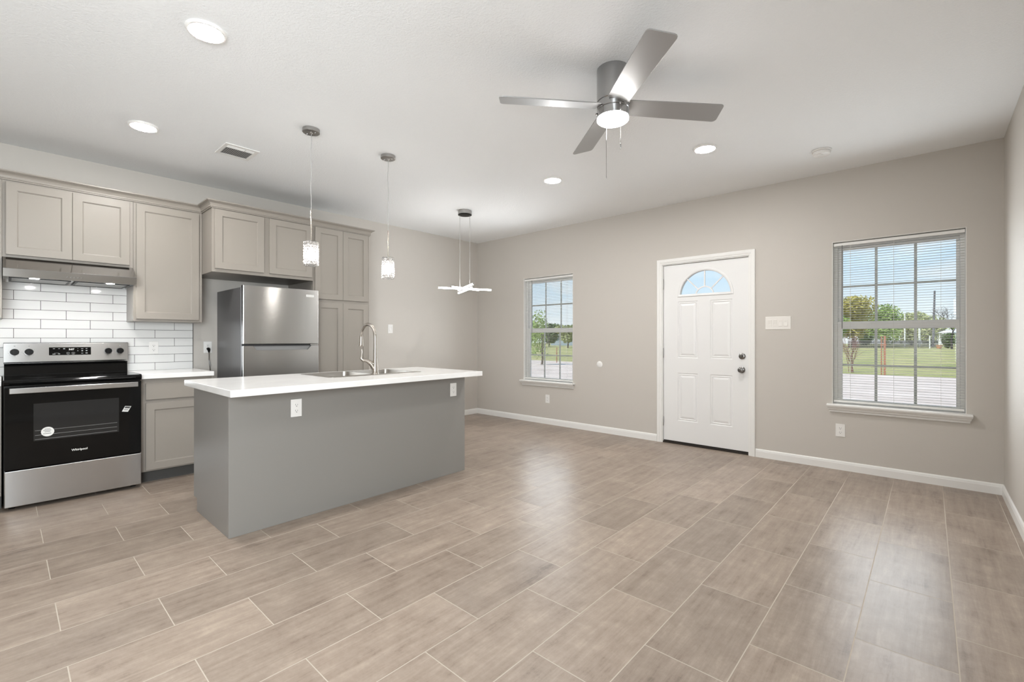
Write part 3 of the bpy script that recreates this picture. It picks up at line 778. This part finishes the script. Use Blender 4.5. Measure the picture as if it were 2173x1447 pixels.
# lower door with the scooped handle cut into its top edge
ld = MB()
scoop = [(FY0, .055), (FY1, .055), (FY1, 1.135), (-3.067, 1.135), (-3.102, 1.094), (-3.574, 1.094), (-3.607, 1.135), (FY0, 1.135)]
ld.prism(scoop, lambda u, v, w: (w, u, v), .775, .800)
ld.box(.752, .775, FY0, FY1, .055, 1.135)
ldo = build('fridge_door', ld, 'stainless', fg, bevel=.002)
build('handle_recess', MB().box(.7752, .7760, -3.60, -3.075, 1.092, 1.134), 'grey_plastic', ldo)
lip = MB().prism([(-3.574, 1.094), (-3.102, 1.094), (-3.102, 1.091), (-3.574, 1.091)], lambda u, v, w: (w, u, v), .790, .8022)
build('handle_lip', lip, 'stainless', ldo)
build('door_gasket', MB().box(.742, .752, FY0 + .006, FY1 - .006, .06, 1.13), 'dark_gap', fg)
build('door_gasket', MB().box(.742, .752, FY0 + .006, FY1 - .006, 1.155, 1.688), 'dark_gap', fg)
build('divider_strip', MB().box(.745, .79, FY0 + .01, FY1 - .004, 1.137, 1.148), 'dark_gap', fg)
hg = MB(); hg.box(.755, .797, -3.075, FY1 - .004, 1.1365, 1.1495)
build('center_hinge', hg, 'chrome', fg, bevel=.002)
build('top_hinge', MB().box(.66, .77, FY1 - .07, FY1 - .01, 1.676, 1.690), 'grey_plastic', fg, bevel=.003)
build('base_grille', MB().box(.70, .745, FY0 + .01, FY1 - .01, .0, .05), 'black_plastic', fg)

pc = thing('power_cord', 'dark appliance cord plugged in beside the refrigerator', 'cord', (.03, -3.76, 1.10))
pl = MB().tube([(.010, -3.761, 1.100), (.030, -3.761, 1.098), (.036, -3.760, 1.088), (.033, -3.759, 1.062)], [.014, .0145, .013, .005], 12)
build('plug', pl, 'black_plastic', pc, smooth=True)
cdp = [(.033, -3.759, 1.066), (.030, -3.757, 1.03), (.026, -3.755, .99), (.022, -3.752, .96), (.020, -3.748, .92), (.020, -3.744, .87), (.020, -3.738, .70), (.03, -3.72, .3), (.06, -3.71, .02)]
build('cord', MB().tube(cdp, .0042, 8), 'cord_brown', pc, smooth=True)
tg = MB().prism([(-3.765, 1.000), (-3.757, 1.004), (-3.745, .955), (-3.741, .925), (-3.749, .925)], lambda u, v, w: (w, u, v), .028, .0288)
build('cord_tag', tg, 'print_grey', pc)

# ------------------------------------------------------------------ island
il = thing('kitchen_island', 'grey kitchen island base with plain panels facing the room', 'island', (1.94, -3.28, 0))
A_, B_, C_, D_ = (2.304, -4.245), (2.264, -2.315), (1.520, -2.315), (1.556, -4.245)
ux, uy = (B_[0] - A_[0]) / 1.93, 1.0
def isl(a, yb, z): # a: distance back from the front face
    return (isl_x(yb) - a, yb, z)
fp = MB()
fp.prism([(-4.245, 0), (-2.315, 0), (-2.315, .871), (-4.245, .871)], lambda u, v, w: (isl_x(u) - w, u, v), 0, .018)
build('front_panel', fp, 'island_grey', il, bevel=.001, seg=1)
def endp(y, t_):
    return MB().prism([(.018, 0), (.672, 0), (.672, .088), (.748, .088), (.748, .871), (.018, .871)], lambda u, v, w: (isl_x(y) - u, w, v), y, y + t_)
build('end_panel', endp(-4.245, .018), 'island_grey', il, bevel=.001, seg=1)
build('end_panel', endp(-2.333, .018), 'island_grey', il, bevel=.001, seg=1)
bk = MB().prism([(-4.227, .09), (-2.333, .09), (-2.333, .871), (-4.227, .871)], lambda u, v, w: (isl_x(u) - w, u, v), .728, .748)
build('back_panel', bk, 'island_grey', il)
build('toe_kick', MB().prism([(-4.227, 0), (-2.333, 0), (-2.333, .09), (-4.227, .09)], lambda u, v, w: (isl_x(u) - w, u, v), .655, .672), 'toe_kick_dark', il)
SKX0, SKX1, SKY0, SKY1 = 1.595, 2.150, -3.530, -2.700
tp_ = MB().holed([(2.538, -4.304), (2.468, -2.286), (1.512, -2.294), (1.543, -4.300)], [rrect(SKX0 + .01, SKX1 - .01, SKY0 + .01, SKY1 - .01, .03)], lambda u, v, w: (u, v, w), .8715, .912)
tpo = build('island_countertop', tp_, 'quartz_white', loc=(2.03, -3.29, .8715), bevel=.003)
tag(tpo, 'long white countertop on the grey island', 'countertop')
sk = thing('kitchen_sink', 'double-bowl stainless sink set in the island countertop', 'sink', (1.87, -3.115, .912))
fl_ = MB().holed(rrect(SKX0, SKX1, SKY0, SKY1, .035), [rrect(1.612, 2.060, -3.514, -3.126, .045), rrect(1.612, 2.060, -3.104, -2.716, .045)], lambda u, v, w: (u, v, w), .9122, .9140)
build('sink_deck', fl_, 'sink_steel', sk, bevel=.0008, seg=1)
for ya, yb in ((-3.514, -3.126), (-3.104, -2.716)):
    bw = MB()
    lp = lambda i_, z: [(u, v, z) for u, v in rrect(1.612 + i_, 2.060 - i_, ya + i_, yb - i_, .045)]
    bw.ring([lp(0, .9138), lp(.004, .88), lp(.010, .74), lp(.03, .722)], True, False, True)
    bo = build('sink_bowl', bw, 'sink_steel', sk, smooth=True)
    build('drain', MB().lathe([(.045, .7225), (.045, .726), (.036, .727), (.03, .724)], (1.84, (ya + yb) / 2, 0), n_=24), 'chrome', bo, smooth=True)
fc = thing('faucet', 'brushed nickel gooseneck pull-down faucet at the island sink', 'faucet', (2.100, -3.135, .914))
fx, fyy = 2.100, -3.135
body = MB().tube([(fx, fyy, .9142), (fx, fyy, .918), (fx, fyy, .925), (fx, fyy, .95), (fx, fyy, .985), (fx, fyy, 1.03), (fx, fyy, 1.06), (fx, fyy, 1.113)], [.032, .031, .027, .0245, .0215, .017, .0155, .0150], 20)
build('faucet_body', body, 'brushed_nickel', fc, smooth=True)
gn = [(fx, fyy, 1.1135), (fx, fyy, 1.16), (fx, fyy, 1.21)] + [(fx - .109 + .109 * cos(R(a_)), fyy, 1.212 + .107 * sin(R(a_))) for a_ in range(8, 181, 9)] + [(fx - .218, fyy, 1.2085)]
build('gooseneck', MB().tube(gn, .0138, 18), 'brushed_nickel', fc, smooth=True)
sh_ = [(fx - .218, fyy, 1.2205), (fx - .218, fyy, 1.212), (fx - .219, fyy, 1.19), (fx - .220, fyy, 1.155), (fx - .221, fyy, 1.142), (fx - .221, fyy, 1.137)]
so_ = build('spray_head', MB().tube(sh_, [.0150, .0165, .0175, .0205, .0218, .0205], 18), 'brushed_nickel', fc, smooth=True)
build('spray_button', MB().box(fx - .242, fx - .230, fyy - .006, fyy + .006, 1.192, 1.212), 'black_plastic', so_, bevel=.002)
build('spray_button', MB().box(fx - .246, fx - .232, fyy - .006, fyy + .006, 1.168, 1.187), 'black_plastic', so_, bevel=.002)
lv = MB().tube([(fx, fyy, .945), (fx - .006, fyy - .012, .975), (fx - .014, fyy - .030, 1.005), (fx - .024, fyy - .055, 1.024), (fx - .030, fyy - .070, 1.031)], [.020, .0215, .020, .0165, .0155], 16)
lvo = build('handle_housing', lv, 'brushed_nickel', fc, smooth=True)
lh = MB().tube([(fx - .029, fyy - .066, 1.029), (fx - .037, fyy - .088, 1.032), (fx - .042, fyy - .101, 1.043), (fx - .041, fyy - .098, 1.070), (fx - .040, fyy - .093, 1.095), (fx - .041, fyy - .095, 1.117)], [.0155, .0150, .0100, .0060, .0048, .0035], 14)
build('lever', lh, 'brushed_nickel', lvo, smooth=True)

# ------------------------------------------------------------------ ceiling fixtures
cans = [((2.732, -4.469), 'largest-looking round ceiling light, above the aisle between range and island'),
        ((1.197, -4.470), 'round ceiling light above the range, near the ceiling vent'),
        ((2.714, -1.578), 'small round ceiling light between the bar pendant and the fan'),
        ((4.074, -1.343), 'round ceiling light between the fan and the front door wall')]
def can(pos, label):
    o = thing('ceiling_light', label, 'ceiling light', (pos[0], pos[1], H), group='flush round ceiling lights')
    build('trim_ring', MB().lathe([(.090, -.0002), (.090, -.006), (.085, -.013), (.076, -.014), (.074, -.011)], n_=40, cap1=False), 'plastic_white', o, local=True, smooth=True)
    build('diffuser', MB().lathe([(.0745, -.010), (.070, -.0155), (.05, -.0175), (.001, -.018)], n_=40), 'can_glow', o, local=True, smooth=True)
    return o
proto = can(*cans[0])
for p_, lb in cans[1:]: dup(proto, (p_[0], p_[1], H), None, lb)

sm = thing('smoke_detector', 'small white smoke detector on the ceiling above the large window', 'smoke detector', (4.765, -.650, H))
build('detector_base', MB().lathe([(.070, -.0005), (.070, -.010), (.064, -.013)], n_=36), 'plastic_white', sm, local=True, smooth=True)
build('detector_cap', MB().lathe([(.060, -.0130), (.060, -.022), (.064, -.024), (.060, -.036), (.045, -.044), (.01, -.046)], n_=36), 'plastic_white', sm, local=True, smooth=True)
build('sounder', MB().lathe([(.020, -.043), (.020, -.049), (.012, -.050)], (-.005, -.03, 0), n_=20), 'plastic_white', sm, local=True, smooth=True)
vt = thing('ceiling_vent', 'white louvred air vent in the ceiling above the kitchen', 'vent', (1.193, -3.857, H))
VX, VY = .140, .125
vf = MB().holed(rect(-VX, VX, -VY, VY), [rect(-VX + .03, VX - .085, -VY + .028, VY - .028), rect(VX - .075, VX - .03, -VY + .028, VY - .028)], lambda u, v, w: (u, v, w), -.001, -.009)
build('vent_frame', vf, 'trim_white', vt, local=True, bevel=.002, seg=1)
build('vent_duct', MB().box(-VX + .02, VX - .02, -VY + .02, VY - .02, -.0015, -.0012), 'duct_grey', vt, local=True)
vl = MB()
for i in range(14):
    yy = -VY + .034 + i * .0137
    vl.ring([[(-VX + .028, yy, -.003), (-VX + .028, yy + .0012, -.003), (-VX + .028, yy - .0048, -.0095), (-VX + .028, yy - .006, -.0095)], [(VX - .083, yy, -.003), (VX - .083, yy + .0012, -.003), (VX - .083, yy - .0048, -.0095), (VX - .083, yy - .006, -.0095)]])
for xx in (VX - .067, VX - .052, VX - .037):
    vl.ring([[(xx, -VY + .028, -.003), (xx + .001, -VY + .028, -.003), (xx - .005, -VY + .028, -.010), (xx - .006, -VY + .028, -.010)], [(xx, VY - .028, -.003), (xx + .001, VY - .028, -.003), (xx - .005, VY - .028, -.010), (xx - .006, VY - .028, -.010)]])
build('louvers', vl, 'trim_white', vt, local=True)
build('damper_tab', MB().box(VX - .075, VX - .03, .028, .036, -.011, -.003), 'trim_white', vt, local=True)

# crystal pendants
def pendant(loc, zs, label):
    o = thing('pendant_light', label, 'pendant light', (loc[0], loc[1], H), group='crystal pendants over the island')
    z0_ = zs - H                                   # top of the shade, local
    build('canopy', MB().lathe([(.060, -.0003), (.060, -.024), (.058, -.0255), (.012, -.0256), (.008, -.034), (.004, -.036)], n_=36), 'satin_nickel', o, local=True, smooth=True)
    sc = MB()
    for a_ in (25, 205): sc.lathe([(.0045, -.0255), (.0045, -.031), (.003, -.033)], (.036 * cos(R(a_)), .036 * sin(R(a_)), 0), n_=12)
    build('canopy_screw', sc, 'chrome', o, local=True, smooth=True)
    zr = z0_ + .225
    pts = []
    for i in range(25):
        t_ = i / 24; zz = -.034 + (zr + .034) * t_
        pts.append((.0022 * sin(t_ * 17), .0018 * cos(t_ * 13), zz))
    build('cord', MB().tube(pts, .0026, 7), 'cable_grey', o, local=True, smooth=True)
    build('rod', MB().lathe([(.003, zr + .004), (.0048, zr), (.0048, z0_ + .006), (.011, z0_ + .004), (.013, z0_ - .03), (.010, z0_ - .033)], n_=14), 'brushed_nickel', o, local=True, smooth=True)
    sh = MB(); nb, nr = 14, 9; R_ = .0475; hh = .172 / nr
    ph = MB()
    for j in range(nr):
        zc = z0_ - hh * (j + .5) - .004
        for i in range(nb):
            a_ = 2 * pi * (i + .5 * (j % 2)) / nb
            ctr = Vector((R_ * cos(a_), R_ * sin(a_), zc)); rad = Vector((cos(a_), sin(a_), 0)); tan = Vector((-sin(a_), cos(a_), 0)); up = Vector((0, 0, 1))
            rx, rt, rz_ = .0065, .0112, hh * .54
            ri = [ctr + tan * rt * cos(R(45 * k_)) + up * rz_ * sin(R(45 * k_)) for k_ in range(8)]
            ro = [ctr + rad * rx * .75 + tan * rt * .55 * cos(R(45 * k_)) + up * rz_ * .55 * sin(R(45 * k_)) for k_ in range(8)]
            rn = [ctr - rad * rx * .75 + tan * rt * .55 * cos(R(45 * k_)) + up * rz_ * .55 * sin(R(45 * k_)) for k_ in range(8)]
            sh.ring([rn, ri, ro])
    sd_ = build('crystal_shade', sh, 'crystal', o, local=True)
    for zz in (z0_ - .003, z0_ - .178):
        fr2 = MB(); fr2.ring([[(R_ * 1.0 * cos(R(a_)) * s_, R_ * sin(R(a_)) * s_, zz + dz) for a_ in range(0, 360, 12)] for s_, dz in ((.97, -.0012), (1.03, -.0012), (1.03, .0012), (.97, .0012), (.97, -.0012))], True, False, False)
        if zz > z0_ - .1:
            for a_ in range(0, 360, 60): fr2.tube([(R_ * cos(R(a_)), R_ * sin(R(a_)), z0_ - .003), (.010 * cos(R(a_)), .010 * sin(R(a_)), z0_ + .001)], .0012, 6)
        build('shade_ring', fr2, 'chrome', sd_, local=True)
    build('bulb', MB().lathe([(.008, z0_ - .045), (.012, z0_ - .055), (.024, z0_ - .085), (.027, z0_ - .105), (.022, z0_ - .128), (.010, z0_ - .138), (.001, z0_ - .139)], n_=20), 'bulb_glow', o, local=True, smooth=True)
    return o
pendant((2.041, -3.629), 1.918, 'crystal pendant over the island, in front of the refrigerator cabinet')
pendant((2.031, -2.971), 1.886, 'crystal pendant over the island, farther from the range')

# linear bar pendant in the dining corner
lp_ = thing('bar_pendant', 'pendant of crossed glowing light bars in the dining corner', 'pendant light', (1.266, -1.414, H))
build('canopy', MB().lathe([(.082, -.0003), (.082, -.044), (.080, -.046)], (1.266, -1.414, H), n_=36), 'satin_nickel', lp_, smooth=True)
build('canopy_base', MB().lathe([(.0825, -.0462), (.0825, -.052), (.078, -.053)], (1.266, -1.414, H), n_=36), 'black_plastic', lp_, smooth=True)
FWD = Vector((-sin(YAW), cos(YAW), 0)); RGT = Vector((cos(YAW), sin(YAW), 0))
def unproj(u, v, z):
    d = FWD + RGT * ((u - 1086.5) / F_PX) + Vector((0, 0, -(v - 723.5 + 4.41) / F_PX))
    return CAM + d * ((z - CAM.z) / d.z)
ctr = Vector((1.266, -1.414, 0))
for i, (hl, hr, z) in enumerate((((-.30, -.13), (.31, .13), 1.803), ((-.14, -.18), (.15, .18), 1.8075), ((-.115, .33), (.125, -.33), 1.785), ((-.115, .33), (.13, -.33), 1.824))):
    pa = ctr + RGT * hl[0] + FWD * hl[1]; pb = ctr + RGT * hr[0] + FWD * hr[1]
    pa.z = pb.z = z; d = (pb - pa).normalized(); s_ = Vector((-d.y, d.x, 0)) * .009
    bmm = MB().ring([[p + s_ * a_ + Vector((0, 0, .009 * b_)) for a_, b_ in ((-1, -1), (1, -1), (1, 1), (-1, 1))] for p in (pa, pb)])
    bo = build('light_bar', bmm, 'bar_glow', lp_, bevel=.003)
    ec = MB()
    for p, sg in ((pa, -1), (pb, 1)):
        ec.ring([[p + d * sg * t_ + s_ * 1.08 * a_ + Vector((0, 0, .0097 * b_)) for a_, b_ in ((-1, -1), (1, -1), (1, 1), (-1, 1))] for t_ in (0, .004)])
    build('end_cap', ec, 'satin_nickel', bo)
for sg in (-1, 1):
    p = ctr + RGT * .060 * sg
    build('cable', MB().tube([(p.x, p.y, H - .05), (p.x, p.y, 1.80)], .0022, 8), 'cable_grey', lp_, smooth=True)

# ceiling fan
FC = (4.072, -2.805)
fn_ = thing('ceiling_fan', 'flush-mount ceiling fan with four silver blades and lit drum lamp', 'ceiling fan', (FC[0], FC[1], H))
build('motor_housing', MB().lathe([(.0905, -.0003), (.0905, -.186), (.088, -.189)], n_=56), 'fan_steel', fn_, local=True, smooth=True)
build('rotor', MB().lathe([(.087, -.1892), (.087, -.193), (.0905, -.194), (.0905, -.230), (.087, -.233)], n_=56), 'fan_steel', fn_, local=True, smooth=True)
build('lamp_housing', MB().lathe([(.087, -.2335), (.0905, -.236), (.0905, -.275), (.088, -.277)], n_=56), 'fan_steel', fn_, local=True, smooth=True)
build('lamp_lens', MB().lathe([(.0885, -.2775), (.0885, -.291), (.080, -.298), (.045, -.302), (.001, -.303)], n_=56), 'fan_glow', fn_, local=True, smooth=True)
for k_ in range(4):
    a_ = R(-41.0 + 90 * k_)
    e1 = Vector((cos(a_), sin(a_), 0)); e2 = Vector((-sin(a_), cos(a_), 0)); pit = R(-13)
    w_ = e2 * cos(pit) + Vector((0, 0, 1)) * sin(pit); nn = e1.cross(w_)
    out_ = [(.085, -.060), (.30, -.066), (.60, -.071)] + [(.645 - .022 + .022 * cos(R(b_)), -.071 + .022 + .022 * sin(R(b_))) for b_ in (-90, -60, -30, 0)] + \
           [(.660 - .022 + .022 * cos(R(b_)), .071 - .022 + .022 * sin(R(b_))) for b_ in (0, 30, 60, 90)] + [(.30, .066), (.085, .060)]
    bl = MB().prism(out_, lambda u, v, t_: e1 * u + w_ * v + nn * t_ + Vector((0, 0, -.212)), -.003, .003)
    build('blade', bl, 'fan_blade', fn_, local=True, bevel=.001, seg=1)
ch = MB()
for (px_, py_, za, zb) in ((-.0865 * FWD.x, -.0865 * FWD.y, -.232, -.455),):
    pass
def chain(dx, dy, za, zb, fob):
    c_ = MB(); zz = za
    while zz > zb:
        c_.lathe([(.0003, zz), (.0019, zz - .0012), (.0019, zz - .0030), (.0003, zz - .0042)], (dx, dy, 0), n_=6); zz -= .0046
    o = build('pull_chain', c_, 'chrome', fn_, local=True)
    build('chain_fob', MB().lathe([(.001, zb), (.0032, zb - .003), (.0032, zb - .03), (.001, zb - .033)] if fob else [(.001, zb), (.002, zb - .003), (.0022, zb - .012), (.001, zb - .015)], (dx, dy, 0), n_=10), 'chrome', o, local=True, smooth=True)
    return o
pA = -FWD * .0965 + RGT * .022; chain(pA.x, pA.y, -.236, -.462, True)
pB = FWD * .0965 - RGT * .018; chain(pB.x, pB.y, -.262, -.575, False)
for p in (pA, pB): build('chain_outlet', MB().lathe([(.0005, -.228), (.006, -.231), (.006, -.238), (.0005, -.242)], (p.x * .96, p.y * .96, 0), n_=10), 'chrome', fn_, local=True, smooth=True)
build('set_screw', MB().lathe([(.0005, -.248), (.006, -.251), (.006, -.259), (.0005, -.262)], (-RGT.x * .093, -RGT.y * .093, 0), n_=10), 'chrome', fn_, local=True, smooth=True)

# ------------------------------------------------------------------ outdoors
GZ = -.15
tag(build('lawn', MB().box(-95, 60, 16.55, 150, GZ - .3, GZ), 'lawn_grass'), kind='structure')
tag(build('driveway', MB().prism([(-60, .15), (40, .15), (40, 16.9), (6.1, 16.75), (2.9, 16.5), (-12, 17.3), (-60, 18.5)], lambda u, v, w: (u, v, w), GZ - .3, GZ + .012), 'driveway_concrete'), kind='structure')
def at(u, depth, z=GZ):
    p = CAM + FWD * depth + RGT * ((u - 1086.5) / F_PX * depth); p.z = z
    return p
def vz(v, depth): return CAM.z - (v - 719.09) / F_PX * depth
rnd = random.Random(11)
def leaves(mb, c_, r, n_, size, flat=.8):
    for _ in range(n_):
        while True:
            d = Vector((rnd.uniform(-1, 1), rnd.uniform(-1, 1), rnd.uniform(-1, 1)))
            if .25 < d.length < 1: break
        p = Vector(c_) + Vector((d.x * r[0], d.y * r[1], d.z * r[2]))
        a_ = Vector((rnd.uniform(-1, 1), rnd.uniform(-1, 1), rnd.uniform(-1, 1))).normalized(); b_ = a_.orthogonal().normalized()
        s_ = size * rnd.uniform(.6, 1.3)
        mb.add([p - a_ * s_, p + b_ * s_ * .45, p + a_ * s_, p - b_ * s_ * .45], [(0, 1, 2, 3)])
def branch(mb, p, d, L, r, lev, spread=.6):
    q_ = p + d * L
    mid = p + d * L * .5 + Vector((rnd.uniform(-1, 1), rnd.uniform(-1, 1), 0)) * L * .06
    mb.tube([p, mid, q_], [r, r * .8, r * .6], 5)
    if lev > 0:
        for _ in range(3 if lev > 1 else 4):
            nd = (d + Vector((rnd.uniform(-1, 1), rnd.uniform(-1, 1), rnd.uniform(-.25, .8))) * spread).normalized()
            branch(mb, q_ if rnd.random() < .6 else mid, nd, L * rnd.uniform(.55, .8), r * .55, lev - 1, spread)
def tree(name, label, u, depth, vtop, vbase_crown, wpx, leaf, n_=900, lsize=.35, group=None, trunk='bark'):
    b0 = at(u, depth); top = vz(vtop, depth); low = max(vz(vbase_crown, depth), GZ + .3)
    o = thing(name, label, 'tree', tuple(b0), group=group)
    hh = top - low; wr = wpx / F_PX * depth / 2
    tk = MB(); tk.tube([b0, b0 + Vector((.05, 0, (low - GZ) * .6)), Vector((b0.x, b0.y, low + hh * .55))], [wr * .06 + .02, wr * .05 + .015, .015], 8)
    for k_ in range(5):
        a_ = rnd.uniform(0, 6.28); tk.tube([Vector((b0.x, b0.y, low + hh * .1 * k_)), Vector((b0.x + cos(a_) * wr * .6, b0.y + sin(a_) * wr * .6, low + hh * (.25 + .12 * k_)))], [.012 + wr * .02, .008], 5)
    build('trunk', tk, trunk, o)
    cw = MB()
    for k_ in range(13):
        a_ = rnd.uniform(0, 6.28); rr_ = rnd.uniform(0, .62) * wr
        cz = low + hh * rnd.uniform(.15, .8)
        leaves(cw, (b0.x + cos(a_) * rr_, b0.y + sin(a_) * rr_, cz), (wr * .5, wr * .5, min(hh * .3, top - cz)), n_ * 3 // 10, lsize * .58)
    build('crown', cw, leaf, o, fixn=False)
    return o
GT = 'trees beyond the lawn'
tree('shade_tree', 'broad yellow-green tree beyond the large window', 1810, 78, 628, 716, 96, 'leaf_yellow', 1500, .45, GT)
tree('shade_tree', 'bright green tree beside the yellow-green one, beyond the large window', 1878, 84, 645, 722, 84, 'leaf_green', 1300, .45, GT)
tree('shade_tree', 'pale green low tree between the bright green tree and the pole', 1934, 96, 662, 724, 62, 'leaf_pale', 1000, .5, GT)
tree('shade_tree', 'thin pale tree behind the utility pole outside the large window', 1975, 88, 668, 726, 70, 'leaf_pale', 700, .5, GT)
tree('shade_tree', 'small dark round tree past the end of the picket fence', 2012, 66, 706, 735, 26, 'leaf_dark', 500, .25, GT)
tree('shade_tree', 'dark low tree under the yellow-green tree behind the fence', 1838, 92, 694, 735, 40, 'leaf_dark', 700, .4, GT)
tree('shade_tree', 'green tree behind the carport beyond the large window', 2042, 95, 690, 728, 60, 'leaf_green', 800, .5, GT)
tree('shade_tree', 'green tree beyond the lawn in line with the door switch plate', 1765, 75, 660, 724, 70, 'leaf_green', 900, .45, GT)
tree('shade_tree', 'pale tree beyond the lawn hidden past the room corner', 2110, 85, 655, 724, 90, 'leaf_pale', 900, .45, GT)
tree('young_tree', 'slender leafy young tree outside the dining-corner window', 1150, 24, 655, 752, 56, 'leaf_green', 230, .12, GT)
tree('shade_tree', 'distant pale tree beside the blue-grey house', 1205, 70, 690, 724, 50, 'leaf_pale', 700, .4, GT)
tree('shade_tree', 'distant dark tree behind the slender young tree', 1165, 80, 686, 724, 56, 'leaf_dark', 700, .45, GT)
tree('shade_tree', 'distant green tree beyond the slender young tree, nearest the dining corner', 1122, 76, 680, 724, 60, 'leaf_green', 700, .45, GT)
# bare trees and the twiggy shrub
b0 = at(2020, 60); bt_ = thing('bare_tree', 'leafless dark branching tree beside the utility pole', 'tree', tuple(b0))
tk = MB(); branch(tk, b0, Vector((.05, 0, 1)), 2.4, .13, 5, .95); build('branches', tk, 'twig_dark', bt_, fixn=False)
b0 = at(1808, 18.5); bt_ = thing('bare_shrub', 'twiggy reddish bare shrub on the lawn near the orange-brown stakes', 'shrub', tuple(b0))
tk = MB()
for k_ in range(7):
    branch(tk, b0 + Vector((rnd.uniform(-.12, .12), rnd.uniform(-.12, .12), 0)), Vector((rnd.uniform(-.35, .35), rnd.uniform(-.3, .3), 1)).normalized(), .62, .014, 3, .55)
build('branches', tk, 'twig_red', bt_, fixn=False)
# stakes
for i, (u, dp_, vt_, lb) in enumerate(((1870.5, 17.2, 714, 'thinner orange-brown stake on the lawn outside the large window'), (1877.5, 17.0, 713, 'thicker orange-brown stake on the lawn outside the large window'), (1181.5, 26, 737, 'orange stake beside the young tree outside the dining-corner window'))):
    p = at(u, dp_); h_ = vz(vt_, dp_)
    st_ = MB(); w_ = .018 if i != 1 else .030
    st_.box(p.x - w_, p.x + w_, p.y - w_, p.y + w_, GZ - .1, h_); st_.box(p.x - w_ * 1.6, p.x + w_ * 1.6, p.y - w_ * 1.1, p.y + w_ * 1.1, h_ - .35, h_ - .30)
    tag(build('garden_stake', st_, 'stake_orange', loc=tuple(p)), lb, 'stake', 'stakes on the lawn')
# picket fence far away
fo_ = thing('picket_fence', 'low dark picket fence across the far side of the lawn', 'fence', tuple(at(1905, 68)))
pk = MB(); pa = at(1800, 67); pb = at(1990, 70); d = pb - pa; nf = 95
for i in range(nf + 1):
    p = pa + d * (i / nf); pk.box(p.x - .035, p.x + .035, p.y - .02, p.y + .02, GZ, GZ + 1.12 + .05 * (i % 2))
build('pickets', pk, 'fence_grey', fo_)
for zz in (.25, .85): build('rail', MB().tube([pa + Vector((0, .03, zz)), pb + Vector((0, .03, zz))], .035, 6), 'fence_grey', fo_)
# poles
p = at(1980, 75); tag(build('street_pole', MB().tube([p, p + RGT * .26 + Vector((0, 0, vz(617, 75) - GZ))], [.17, .12], 8), 'pole_wood', loc=tuple(p)), 'dark wooden utility pole leaning slightly behind the fence', 'pole')
for u, dp_, va, rr_, lb in ((1920, 73, 664, .10, 'tall white post behind the fence in front of the pale trees'), (1951, 74, 697, .14, 'thick white post behind the fence near the utility pole'), (1973, 62, 714, .07, 'short white post in front of the fence')):
    p = at(u, dp_)
    tag(build('white_post', MB().lathe([(rr_, GZ), (rr_, vz(va, dp_)), (rr_ * .6, vz(va, dp_) + .05)], (p.x, p.y, 0), n_=8), 'pole_white', loc=tuple(p)), lb, 'post', 'white posts by the fence')
# carport and house
p = at(2026, 78); cpx = thing('carport', 'white-roofed open carport past the end of the picket fence', 'carport', tuple(p))
build('roof', MB().ring([[(p.x - 2.2, p.y - 2, vz(706, 78)), (p.x + 2.2, p.y - 2, vz(706, 78)), (p.x + 2.2, p.y + 2, vz(706, 78)), (p.x - 2.2, p.y + 2, vz(706, 78))], [(p.x - .8, p.y - .8, vz(699, 78)), (p.x + .8, p.y - .8, vz(699, 78)), (p.x + .8, p.y + .8, vz(699, 78)), (p.x - .8, p.y + .8, vz(699, 78))]]), 'pole_white', cpx)
for sx_ in (-1.9, 1.9):
    for sy_ in (-1.7, 1.7):
        build('post', MB().box(p.x + sx_ - .07, p.x + sx_ + .07, p.y + sy_ - .07, p.y + sy_ + .07, GZ, vz(706, 78)), 'pole_white', cpx)
p = at(1993, 64); tag(build('clay_planter', MB().lathe([(.22, GZ), (.34, GZ + .45), (.36, GZ + .5)], (p.x, p.y, 0), n_=14), 'terracotta', loc=tuple(p)), 'terracotta planter at the end of the dark fence', 'planter')
p = at(1212, 95); hs = thing('house', 'distant blue-grey house beyond the dining-corner window', 'house', tuple(p))
build('walls', MB().box(p.x - 3, p.x + 5, p.y - 3, p.y + 3, GZ, GZ + 1.7), 'house_blue', hs)
build('roof', MB().ring([[(p.x - 3.4, p.y - 3.4, GZ + 1.7), (p.x + 5.4, p.y - 3.4, GZ + 1.7), (p.x + 5.4, p.y + 3.4, GZ + 1.7), (p.x - 3.4, p.y + 3.4, GZ + 1.7)], [(p.x - 1, p.y - .1, GZ + 2.6), (p.x + 3, p.y - .1, GZ + 2.6), (p.x + 3, p.y + .1, GZ + 2.6), (p.x - 1, p.y + .1, GZ + 2.6)]]), 'roof_grey', hs)
